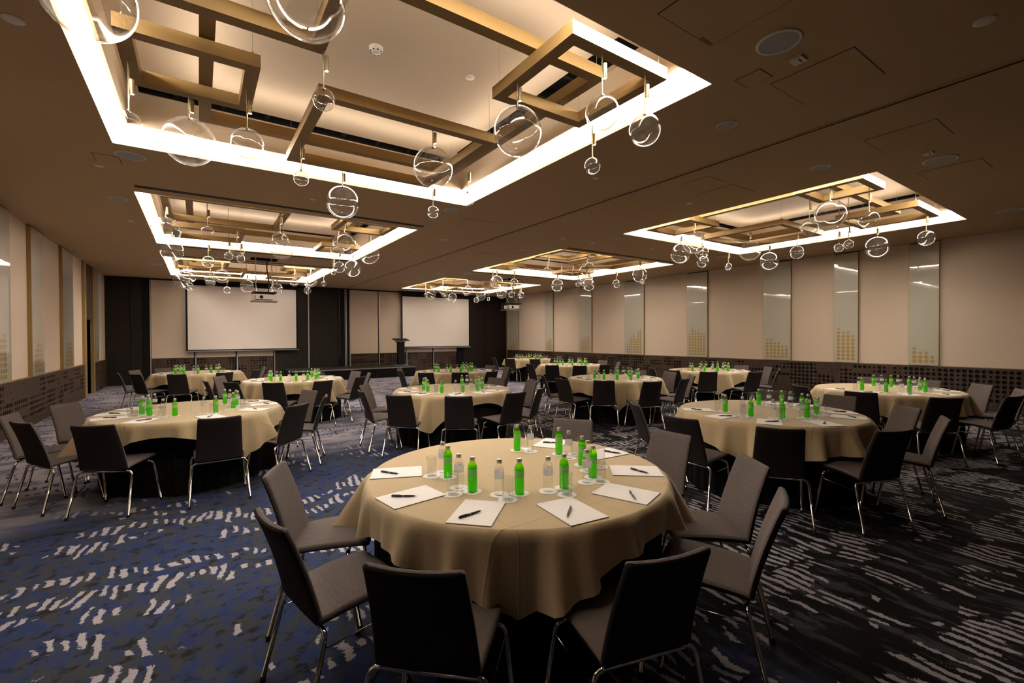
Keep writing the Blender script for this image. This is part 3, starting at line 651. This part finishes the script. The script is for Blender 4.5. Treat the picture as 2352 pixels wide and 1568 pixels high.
BARM = [MB().tube([(-0.183, y, z), (0.183, y, z)], 0.0105, 10).mesh('cross_bar', M['chrome'], True) for y, z in ((0.160, 0.412), (-0.140, 0.400))]
RODM = [MB().tube([(sx * 0.229, 0.170, 0.36), (sx * 0.222, 0.150, 0.345), (sx * 0.222, -0.135, 0.335), (sx * 0.229, -0.151, 0.355)], 0.0038, 6).mesh('side_rod', M['chrome'], True) for sx in (-1, 1)]
def chair_proto():
    t = thing('chair', 'taupe fabric chair', 'chair')
    inst('seat', SEATM, t); inst('backrest', BACKM, t); inst('outer_shell', SHELLM, t)
    for lm, fm in LEGM: l_ = inst('leg', lm, t); inst('foot_cap', fm, l_)
    for b in BARM: inst('cross_bar', b, t)
    for b in RODM: inst('side_rod', b, t)
    return t
CHAIRS = {
 'T1': [(0.515, 2.227, 11), (0.611, 2.871, 336), (0.772, 1.633, 46), (2.613, 2.994, 216), (1.416, 1.274, 76), (2.808, 2.275, 180), (2.576, 1.638, 145), (2.14, 1.307, 116)],
 'T3': [(-1.322, 6.648, 352), (-1.127, 6.169, 34), (-1.086, 7.249, 325), (-0.652, 5.665, 63), (0.157, 5.505, 91), (0.75, 5.906, 132), (1.074, 7.029, 204), (1.10, 6.43, 163)],
 'T4': [(2.183, 6.588, 357), (2.418, 7.283, 321), (2.352, 6.006, 46), (2.904, 5.476, 56), (4.325, 7.051, 208), (3.546, 5.407, 97), (4.489, 6.39, 173), (4.032, 5.593, 127)],
 'T5': [(0.368, 9.84, 9), (0.553, 10.693, 326), (0.675, 9.408, 35), (1.169, 8.96, 60), (1.727, 8.818, 109), (2.661, 10.384, 200), (2.397, 9.185, 134), (2.746, 9.87, 172)],
 'T6': [(-1.187, 13.197, 9), (-1.049, 14.005, 329), (-0.898, 12.721, 37), (-0.663, 14.33, 291), (-0.301, 12.264, 70), (0.364, 12.238, 114), (0.926, 12.708, 146), (1.155, 13.57, 185)],
 'T7': [(4.254, 10.612, 324), (4.054, 10.054, 357), (4.195, 9.303, 43), (4.755, 8.969, 60), (6.17, 10.327, 198), (5.252, 8.82, 104), (6.179, 9.707, 165), (5.963, 9.263, 139)],
 'T8': [(9.048, 13.953, 348), (9.145, 13.367, 37), (10.553, 14.651, 245), (9.572, 12.564, 48), (11.228, 14.34, 209), (10.167, 12.534, 92), (11.274, 13.631, 176)],
 'T9': [(7.883, 10.243, 355), (7.928, 9.612, 43), (8.341, 9.053, 53), (10.248, 10.266, 187), (9.004, 8.988, 85), (9.997, 9.51, 148)],
 'T10': [(5.821, 6.951, 329), (5.689, 6.339, 1), (5.943, 5.797, 44), (7.839, 6.741, 200), (6.378, 5.268, 70), (8.012, 6.184, 172), (7.092, 5.26, 103), (7.675, 5.531, 142)],
 'T11': [(9.182, 7.025, 328), (8.993, 6.413, 1), (9.118, 5.867, 47), (11.199, 6.327, 186), (9.757, 5.322, 72), (11.18, 5.814, 144), (10.626, 5.353, 115)],
 'T2': [(4.316, 3.363, 328), (4.001, 2.673, 4), (6.305, 3.012, 218), (4.187, 2.022, 34), (6.41, 2.431, 181), (4.694, 1.547, 67), (5.997, 1.815, 141), (5.525, 1.471, 111)],
 'T12': [(7.772, 3.132, 328), (7.594, 2.495, 14), (9.743, 2.989, 213), (9.826, 2.435, 174), (7.655, 1.803, 46), (9.683, 1.893, 141), (8.4, 1.426, 74), (9.259, 1.485, 118)]}
TAB = {'T1': (1.635, 2.341, 236), 'T2': (5.145, 2.567, 203), 'T3': (-.073, 6.483, 300), 'T4': (3.323, 6.537, 227), 'T5': (1.57, 10.03, 304), 'T6': (-.02, 13.39, 277), 'T7': (5.12, 9.99, 250),
       'T8': (10.12, 13.72, 195), 'T9': (9.0, 10.14, 240), 'T10': (6.82, 6.36, 227), 'T11': (10.13, 6.44, 225), 'T12': (8.68, 2.558, 219)}
TN = {'T1': 'the nearest table', 'T2': 'the large table at right', 'T3': 'the large table at left', 'T4': 'the table behind the nearest', 'T5': 'the table just before the stage',
      'T6': 'the table under the left screen', 'T7': 'the table under the right screen', 'T8': 'the farthest table in the corner', 'T9': 'the second farthest right table',
      'T10': 'the middle table right of centre', 'T11': 'the table behind the large right one', 'T12': 'the rightmost table'}
ch0 = chair_proto(); first = True; CH_OBJ = {}
for tk, L in CHAIRS.items():
    L2 = sorted(L, key=lambda c: img_x((c[0], c[1], 0.6)))
    for i, (x, y, fa) in enumerate(L2):
        c = ch0 if first else copy_tree(ch0); first = False
        c.location = (x, y, 0); c.rotation_euler = (0, 0, math.radians(fa - 90))
        tag(c, f'taupe chair on chrome legs, {ordw(i)} from left at {TN[tk]}', 'chair', 'taupe fabric chairs around the tables')
        CH_OBJ[(tk, i)] = c

# ------------------------------------------------------------------ tables, cloths and table setting
ZT, RT = 0.783, 0.905
def skirt_mesh(cx, cy, chairs):
    n = 240; vs = []; dents = []
    for x, y, f in chairs: dents.append((math.atan2(y - cy, x - cx), max(0.0, 0.87 - (math.hypot(x - cx, y - cy) - 0.275 - 0.03))))
    for zz in (0.755, 0.6, 0.48, 0.4, 0.2, 0.006):
        for k in range(n):
            g = 2 * math.pi * k / n; rr = 0.872 + (0.004 + 0.012 * (0.755 - zz)) * math.sin(40 * g) + 0.006 * math.sin(7 * g + 3 * zz)
            dn = 0.0
            for ga, am in dents:
                da = abs((g - ga + math.pi) % (2 * math.pi) - math.pi); q = max(0.0, min(1.0, (0.52 - da) / 0.17)); dn = max(dn, am * q * q * (3 - 2 * q))
            rr -= dn * min(1.0, (0.755 - zz) / 0.2)
            vs.append((rr * math.cos(g), rr * math.sin(g), zz))
    return MB().add(vs, [(i * n + (k + 1) % n, i * n + k, (i + 1) * n + k, (i + 1) * n + (k + 1) % n) for i in range(5) for k in range(n)]).mesh('table_skirt', M['skirt'], True)
TOPM = MB().lathe([(0.001, 0.776), (0.898, 0.776), (0.902, 0.770), (0.898, 0.752), (0.001, 0.752)], 64).mesh('table_top', M['table'])
def cloth_mesh(ang, seed, corner=0.50, side=2.22, shift=(0, 0)):
    rnd = random.Random(seed); n = 216; a0 = math.radians(ang) - math.pi / 4
    ks = [(rnd.choice([13, 14, 15]), rnd.random() * 6.3, 0.75), (rnd.choice([22, 25, 27]), rnd.random() * 6.3, 0.45), (7, rnd.random() * 6.3, 0.3)]
    vs = [(0, 0, ZT)]; fs = []; rings = [0.3, 0.6, 0.8, 0.885]
    for r in rings:
        for k in range(n): g = 2 * math.pi * k / n; vs.append((r * math.cos(g), r * math.sin(g), ZT))
    nd = 14
    for j in range(nd + 1):
        for k in range(n):
            g = 2 * math.pi * k / n; q = g - a0
            u_, v_ = math.cos(q), math.sin(q)
            hx = shift[1] * math.cos(math.radians(shift[0]) - a0); hy = shift[1] * math.sin(math.radians(shift[0]) - a0)
            s = min((side / 2 + math.copysign(hx, u_ * hx)) / max(abs(u_), 1e-6), (side / 2 + math.copysign(hy, v_ * hy)) / max(abs(v_), 1e-6))
            Ld = max(0.05, s - RT); top_ = side * 0.7071 - RT
            if Ld > 0.25: Ld = 0.25 + (Ld - 0.25) * (corner - 0.25) / (top_ - 0.25)
            t = j / nd; l = Ld * t
            f = sum(am * math.sin(kk * g + ph) for kk, ph, am in ks); f = 0.5 + 0.5 * max(-1, min(1, f))
            cor = min(1.0, max(0.0, (Ld - 0.08) / 0.25))
            out = 0.010 * min(1, l / 0.05) + l * max(0.0, 0.95 * (f ** 1.4 - 0.36) * (0.4 + 0.6 * cor))
            rr = RT - 0.01 + 0.012 * min(1, l / 0.02) + out
            dz = math.sqrt(max(0, l * l - out * out * 0.5)) if l > 0.001 else 0
            vs.append((rr * math.cos(g), rr * math.sin(g), ZT - 0.001 - dz))
    R_ = len(rings) + nd + 1
    fs += [(0, 1 + k, 1 + (k + 1) % n) for k in range(n)]
    for i in range(R_ - 1):
        for k in range(n): fs.append((1 + i * n + k, 1 + (i + 1) * n + k, 1 + (i + 1) * n + (k + 1) % n, 1 + i * n + (k + 1) % n))
    return MB().add(vs, fs).mesh('tablecloth', M['cloth'], True)
# bottles, glasses, coasters, pads, pens
BOT = [(0.001, 0.001), (0.0232, 0.0), (0.0258, 0.004), (0.0258, 0.128), (0.0245, 0.139), (0.0195, 0.152), (0.0125, 0.162), (0.0118, 0.170)]
BODYG = smooth_angle(MB().lathe(BOT, 24).mesh('bottle_body', M['green']), 60); BODYC = smooth_angle(MB().lathe(BOT, 24).mesh('bottle_body', M['clear']), 60)
WAT = MB().lathe([(0.001, 0.004), (0.0228, 0.004), (0.0242, 0.007), (0.0242, 0.127), (0.0230, 0.136), (0.001, 0.136)], 20).mesh('water', M['water'], True)
WATC = MB().lathe([(0.0230, 0.1365), (0.001, 0.1365)], 20).mesh('water', M['clear'], True)
CAPM = smooth_angle(MB().lathe([(0.0134, 0.166), (0.0140, 0.168), (0.0140, 0.183), (0.0128, 0.186), (0.001, 0.186)], 18).mesh('cap', M['cap']))
def band(mat): return MB().lathe([(0.0262, 0.089), (0.0262, 0.124)], 24).mesh('label_band', mat, True)
LABG, LABC = band(M['labelg']), band(M['labelw'])
def text_mesh(body, size):
    cu = bpy.data.curves.new('t', 'FONT'); cu.body = body; cu.size = size; cu.align_x = 'CENTER'; cu.resolution_u = 3; cu.offset = size * 0.012
    ob = bpy.data.objects.new('t', cu); COL.objects.link(ob); bpy.context.view_layer.update()
    me = bpy.data.meshes.new_from_object(ob.evaluated_get(bpy.context.evaluated_depsgraph_get()))
    bpy.data.objects.remove(ob, do_unlink=True); bpy.data.curves.remove(cu)
    return [v.co.copy() for v in me.vertices], [tuple(p.vertices) for p in me.polygons]
tv, tf = text_mesh('GaLa', 0.0145)
def wrap(vs, z0, r=0.0266): return [(r * math.sin(v.x / r), -r * math.cos(v.x / r), z0 + v.y) for v in vs]
def print_mesh(mat, col2):
    m_ = MB().add(wrap(tv, 0.101), tf); a = m_.mesh('label_print', mat)
    rr = 0.0266; b = MB()
    for x0, x1, z0, z1 in ((-0.016, 0.016, 0.0965, 0.0985),):
        k_ = 8; b.add([(rr * math.sin((x0 + (x1 - x0) * i / k_) / rr), -rr * math.cos((x0 + (x1 - x0) * i / k_) / rr), z) for i in range(k_ + 1) for z in (z0, z1)], [(2 * i, 2 * i + 2, 2 * i + 3, 2 * i + 1) for i in range(k_)])
    for cx_ in (-0.001,):
        b.add([(rr * math.sin((cx_ + 0.0035 * math.cos(g)) / rr), -rr * math.cos((cx_ + 0.0035 * math.cos(g)) / rr), 0.1185 + 0.0035 * math.sin(g)) for g in [2 * math.pi * i / 10 for i in range(10)]], [tuple(range(10))])
    return a, b.mesh('label_emblem', col2)
PRG = print_mesh(M['inkgreen'], M['inkred']); PRC = print_mesh(M['navy'], M['inkred'])
GLM = smooth_angle(MB().lathe([(0.001, 0.0), (0.0262, 0.0), (0.0284, 0.004), (0.0302, 0.118), (0.0289, 0.1185), (0.0268, 0.016), (0.019, 0.011), (0.001, 0.0105)], 28).mesh('tumbler', M['tumbler']), 60)
_c = [(0.050 + (0.0022 if k % 2 else 0.0)) for k in range(28)]
COASM = MB().add([(_c[k] * math.cos(2 * math.pi * k / 28), _c[k] * math.sin(2 * math.pi * k / 28), z) for z in (0.0003, 0.0015) for k in range(28)],
                 [tuple(range(28, 56)), tuple(range(27, -1, -1))] + [(k, (k + 1) % 28, 28 + (k + 1) % 28, 28 + k) for k in range(28)]).mesh('coaster', M['coaster'])
PADM = MB().box(-0.105, 0.105, -0.1485, 0.1485, 0.0012, 0.0045).mesh('sheets', M['paper'])
BRDM = MB().box(-0.1055, 0.1055, -0.149, 0.149, 0.0, 0.0012).mesh('backing_board', M['board'])
HDM = MB().quad((-0.092, 0.131, 0.0047), (-0.087, 0.131, 0.0047), (-0.087, 0.136, 0.0047), (-0.092, 0.136, 0.0047)).quad((-0.083, 0.1322, 0.0047), (-0.035, 0.1322, 0.0047), (-0.035, 0.1342, 0.0047), (-0.083, 0.1342, 0.0047)).mesh('header_print', M['ink'])
PENM = smooth_angle(MB().tube([(0, -0.058, 0), (0, -0.05, 0), (0, -0.02, 0), (0, 0.03, 0), (0, 0.062, 0), (0, 0.066, 0)], [0.0022, 0.0042, 0.0052, 0.0054, 0.0048, 0.003], 12).mesh('barrel', M['pen']), 50)
PTIP = MB().tube([(0, -0.070, 0), (0, -0.058, 0)], [0.0006, 0.0026], 10).mesh('tip', M['silver'], True)
PRING = MB().tube([(0, 0.0, 0), (0, 0.005, 0)], 0.0058, 12).mesh('ring', M['silver'], True)
PCLIP = MB().box(-0.0015, 0.0015, 0.022, 0.062, 0.0052, 0.0068).mesh('clip', M['pen'])

def put_bottle(tk, kind, i, x, y, near):
    f = math.atan2(y, x)                              # label roughly towards the hall's entrance
    rz = f - math.pi / 2 + math.pi + random.Random(int(x * 997 + y * 313)).uniform(-0.45, 0.45)
    if kind == 'green':
        t = thing('water_bottle', f'green bottle, {ordw(i)} green one from left on {TN[tk]}', 'bottle', (x, y, ZT + 0.0018), rz, 'green water bottles')
        inst('bottle_body', BODYG, t); inst('water', WAT, t); lb = inst('label_band', LABG, t)
        if near: inst('label_print', PRG[0], lb); inst('label_emblem', PRG[1], lb)
    else:
        t = thing('water_bottle', f'clear bottle, {ordw(i)} clear one from left on {TN[tk]}', 'bottle', (x, y, ZT + 0.0018), rz, 'clear water bottles')
        inst('bottle_body', BODYC, t); inst('water', WATC, t); lb = inst('label_band', LABC, t)
        if near: inst('label_print', PRC[0], lb); inst('label_emblem', PRC[1], lb)
    inst('cap', CAPM, t)

PENT1 = {0: (0.949, 2.706, 303), 1: (0.868, 2.265, 324), 2: (1.032, 1.856, 7), 3: (1.424, 1.616, 220), 4: (1.838, 1.593, 234), 5: (2.209, 1.861, 275), 6: (2.41, 2.268, 289), 7: (2.247, 2.751, 320)}
SET1 = dict(green=[(0.438, 166.1), (0.474, 204.7), (0.442, 236.6), (0.436, 271.2), (0.474, 305.1), (0.43, 337.7), (0.475, 16.5), (0.482, 54.9)],
            clear=[(0.46, 152.8), (0.471, 192.2), (0.467, 223.5), (0.437, 257.4), (0.471, 292.2), (0.437, 321.0), (0.44, 1.8), (0.46, 42.9)],
            glass=[(0.527, 159.5), (0.565, 198.4), (0.536, 230.0), (0.527, 264.7), (0.536, 298.1), (0.53, 330.9), (0.544, 6.8), (0.537, 48.9)],
            pad=[(0.994, 2.707, 337), (0.903, 2.257, 8), (1.079, 1.875, 44), (1.455, 1.636, 84), (1.852, 1.65, 110), (2.209, 1.893, 140), (2.36, 2.30, 177), (2.253, 2.755, 212)])
CL = {'T1': (0.37, 2.10, (200, 0.03)), 'T2': (0.46, 2.26, (245, 0.05)), 'T3': (0.50, 2.18, (80, 0.05)), 'T4': (0.52, 2.16, (140, 0.08)), 'T12': (0.48, 2.28, (240, 0.05)), 'T10': (0.52, 2.2, (200, 0.03))}
for ti, (tk, (cx, cy, ca)) in enumerate(TAB.items()):
    t = thing('banquet_table', f'round banquet table under black skirt, {TN[tk]}', 'table', (cx, cy, 0), 0, 'round banquet tables')
    inst('table_top', TOPM, t); inst('table_skirt', skirt_mesh(cx, cy, CHAIRS[tk]), t)
    tc = inst('tablecloth', cloth_mesh(ca, 40 + ti, *CL.get(tk, (0.50, 2.2, (0, 0)))), None, (cx, cy, 0)); tag(tc, f'gold beige cloth draped over {TN[tk]}', 'tablecloth', 'beige tablecloths')
    rnd = random.Random(100 + ti); P2 = lambda r, a: (cx + r * math.cos(math.radians(a)), cy + r * math.sin(math.radians(a)))
    near = tk in ('T1', 'T2', 'T3', 'T4')
    if tk == 'T1':
        G = [P2(*q) for q in SET1['green']]; C = [P2(*q) for q in SET1['clear']]; GL = [P2(*q) for q in SET1['glass']]; PD = SET1['pad']; PN = [PENT1[i] for i in range(8)]
    else:
        G, C, GL, PD, PN = [], [], [], [], []
        seats = sorted([math.degrees(math.atan2(y - cy, x - cx)) for x, y, f in CHAIRS[tk]])
        if len(seats) < 8:                           # places whose chair the photo hides
            seats = [152 + 35.0 * k for k in range(8)]
        for th in seats:
            G.append(P2(rnd.uniform(.43, .48), th + 15 + rnd.uniform(-2, 2))); C.append(P2(rnd.uniform(.43, .47), th + 2 + rnd.uniform(-2, 2))); GL.append(P2(rnd.uniform(.53, .56), th + 8.5 + rnd.uniform(-1.5, 1.5)))
            p_ = P2(rnd.uniform(.72, .74), th + rnd.uniform(-3, 3)); da = th + 180 + rnd.uniform(-8, 8); PD.append((*p_, da))
            PN.append((p_[0] + rnd.uniform(-.03, .03), p_[1] + rnd.uniform(-.03, .03), da + rnd.choice([-50, -35, -25, 125, 140]) + rnd.uniform(-10, 10)))
    key = lambda q: img_x((q[0], q[1], ZT))
    for i, q in enumerate(sorted(G, key=key)): put_bottle(tk, 'green', i, q[0], q[1], near)
    for i, q in enumerate(sorted(C, key=key)): put_bottle(tk, 'clear', i, q[0], q[1], near)
    for i, q in enumerate(sorted(GL, key=key)):
        tag(inst('tumbler', GLM, None, (q[0], q[1], ZT + 0.0018)), f'empty clear tumbler, {ordw(i)} from left on {TN[tk]}', 'glass', 'empty tumblers')
    for i, q in enumerate(sorted([(x, y, d, 0) for x, y, d in PD], key=key)):
        pd = thing('notepad', f'white ruled notepad, {ordw(i)} from left on {TN[tk]}', 'notepad', (q[0], q[1], ZT + 0.0004), math.radians(q[2] - 90), 'white notepads')
        inst('sheets', PADM, pd); inst('backing_board', BRDM, pd)
        if near: inst('header_print', HDM, pd)
    for i, q in enumerate(sorted(PN, key=key)):
        pn = thing('pen', f'black pen with silver ring, {ordw(i)} from left on {TN[tk]}', 'pen', (q[0], q[1], ZT + 0.0108), math.radians(q[2] + 90), 'black pens on the pads')
        inst('barrel', PENM, pn)
        if near or tk in ('T10', 'T12'): inst('tip', PTIP, pn); inst('ring', PRING, pn); inst('clip', PCLIP, pn)
    if near or tk in ('T10', 'T12'):
        for kind, L in (('green bottle', G), ('clear bottle', C), ('tumbler', GL)):
            for i, q in enumerate(sorted(L, key=key)):
                tag(inst('coaster', COASM, None, (q[0], q[1], ZT + 0.0002), rnd.uniform(0, 1)), f'white coaster under {ordw(i)} {kind} from left on {TN[tk]}', 'coaster', 'white paper coasters')
# sheet of paper leaning on a chair back
c = CHAIRS['T7'][4]
fa = math.radians(c[2]); sx, sy = c[0] - 0.13 * math.cos(fa), c[1] - 0.13 * math.sin(fa)
pm = MB().add([(-0.105, 0.0, 0.0), (0.105, 0.0, 0.0), (0.105, -0.07, 0.29), (-0.105, -0.07, 0.29), (-0.105, 0.004, 0.0), (0.105, 0.004, 0.0), (0.105, -0.066, 0.29), (-0.105, -0.066, 0.29)],
              [(4, 5, 6, 7), (3, 2, 1, 0), (0, 1, 5, 4), (1, 2, 6, 5), (2, 3, 7, 6), (3, 0, 4, 7)])
ps = pm.build('paper_sheet', M['coaster'], None, False, (sx, sy, 0.462)); ps.rotation_euler = (0, 0, fa - math.pi / 2)
tag(ps, 'white printed sheet propped on a chair at the table under right screen', 'paper')

# ------------------------------------------------------------------ screens, stage, lectern, projectors
def proj_screen(x0, x1, z0, z1, label):
    t = thing('projection_screen', label, 'projection screen', ((x0 + x1) / 2, YB - 0.30, z0)); W_ = (x1 - x0) / 2; Hh = z1 - z0
    MB().box(-W_, W_, -0.002, 0.0, 0, Hh).build('white_surface', M['screen'], t)
    MB().box(-W_ - 0.06, W_ + 0.06, 0.0005, 0.002, -0.05, H - z0 - 0.01).build('black_border', M['black'], t)
    MB().tube([(-W_ - 0.10, 0, -0.06), (W_ + 0.10, 0, -0.06)], 0.022, 12).build('weight_bar', M['steel'], t, True)
    MB().box(-W_ - 0.14, W_ + 0.14, -0.06, 0.06, H - z0 - 0.13, H - z0 - 0.003).build('housing', M['black'], t)
proj_screen(-0.32, 3.25, 1.19, 3.52, 'larger looking white projection screen on the left')
proj_screen(7.72, 11.16, 1.17, 3.48, 'white projection screen on the right, behind the lectern')
sx0, sx1, sy0, sy1, sz = 2.74, 7.42, 17.95, 19.9, 0.40
for i in range(3):
    a = sx0 + (sx1 - sx0) * i / 3; b = sx0 + (sx1 - sx0) * (i + 1) / 3
    t = thing('stage_platform', f'black stage platform section, {ordw(i)} from left', 'stage', (a, sy0, 0), 0, 'black stage sections')
    MB().box(0.003, b - a - 0.003, 0.01, sy1 - sy0, sz - 0.04, sz).build('deck', M['stage'], t)
    MB().box(0.003, b - a - 0.003, 0.0, 0.01, sz - 0.035, sz + 0.002).build('edge_trim', M['steel'], t)
    m = MB(); n = 60
    m.add([((b - a) * k / n, 0.03 + 0.012 * math.sin(k * 1.3), z) for z in (0.004, sz - 0.04) for k in range(n + 1)], [(k, k + 1, n + 2 + k, n + 1 + k) for k in range(n)])
    m.build('front_skirt', M['skirt'], t, True)
    if i == 0:
        m = MB(); m.add([(0.02 + 0.012 * math.sin(k * 1.3), (sy1 - sy0) * k / n, z) for z in (0.004, sz - 0.04) for k in range(n + 1)], [(k, k + 1, n + 2 + k, n + 1 + k) for k in range(n)]); m.build('side_skirt', M['skirt'], t, True)
    if i == 2: MB().box(b - a - 0.02, b - a, 0.02, sy1 - sy0, 0.004, sz - 0.04).build('side_skirt', M['skirt'], t)
t = thing('lectern', 'slim black lectern with slanted top standing on the stage', 'lectern', (7.2, 19.05, sz))
MB().box(-0.27, 0.27, -0.22, 0.22, 0, 0.025).build('base_plate', M['steel'], t)
MB().box(-0.14, 0.14, -0.10, 0.10, 0.025, 0.99).build('column', M['black'], t)
MB().box(-0.2, 0.2, -0.13, 0.13, 0.99, 1.03).build('collar', M['stage'], t)
MB().add([(-0.31, -0.24, 1.05), (0.31, -0.24, 1.05), (0.31, 0.24, 1.13), (-0.31, 0.24, 1.13), (-0.31, -0.24, 1.08), (0.31, -0.24, 1.08), (0.31, 0.24, 1.16), (-0.31, 0.24, 1.16)],
         [(3, 2, 1, 0), (4, 5, 6, 7), (0, 1, 5, 4), (1, 2, 6, 5), (2, 3, 7, 6), (3, 0, 4, 7)]).build('reading_top', M['black'], t)
MB().box(-0.05, 0.0, -0.135, -0.13, 1.0, 1.018).build('name_plate', M['silver'], t)
def projector(x, y, label):
    zp = 2.585
    t = thing('projector_lift', label, 'projector', (x, y, zp))
    MB().box(-0.31, 0.31, -0.29, 0.29, 0.0, 0.014).build('shelf_board', M['beige'], t)
    m_ = MB().box(-0.21, 0.21, -0.19, 0.19, 0.055, 0.175); body = m_.build('projector_body', M['white'], t)
    MB().tube([(-0.08, -0.190, 0.115), (-0.08, -0.215, 0.115)], [0.045, 0.042], 18).build('lens', M['black'], body)
    m_ = MB()
    for k in range(5): m_.box(-0.212, -0.2105, -0.15 + k * 0.035, -0.13 + k * 0.035, 0.08, 0.15)
    m_.build('side_vent', M['grille'], body)
    for a in (-0.16, 0.16): MB().tube([(a, 0, 0.014), (a, 0, 0.056)], 0.01, 8).build('body_foot', M['rubber'], body)
    for a in (-0.26, 0.26):
        for b in (-0.24, 0.24): MB().tube([(a, b, 0.01), (a, b, 0.235)], 0.005, 8).build('hanger_rod', M['steel'], t)
    MB().box(-0.28, 0.28, -0.26, 0.26, 0.225, 0.25).build('top_plate', M['black'], t)
    zt = H + 0.45 - zp; n = 5; hh = (zt - 0.25) / n
    for a in (-0.19, 0.19):
        for i in range(n):
            z0 = 0.25 + i * hh
            for s_ in (-1, 1):
                MB().tube([(a + 0.006 * s_, -0.11 * s_, z0), (a + 0.006 * s_, 0.11 * s_, z0 + hh)], 0.007, 6).build('scissor_arm', M['silver'], t)
    pts = [(0.10 + 0.03 * math.sin(q * 0.9), 0.05 * math.sin(q * 0.7), 0.25 + (zt - 0.25) * q / 10) for q in range(11)]
    MB().tube(pts, 0.016, 8).build('cable', M['rubber'], t, True)
projector(1.47, 14.02, 'projector on a scissor lift hanging before the left screen')
projector(9.56, 14.0, 'projector on a scissor lift hanging near the right rear corner')
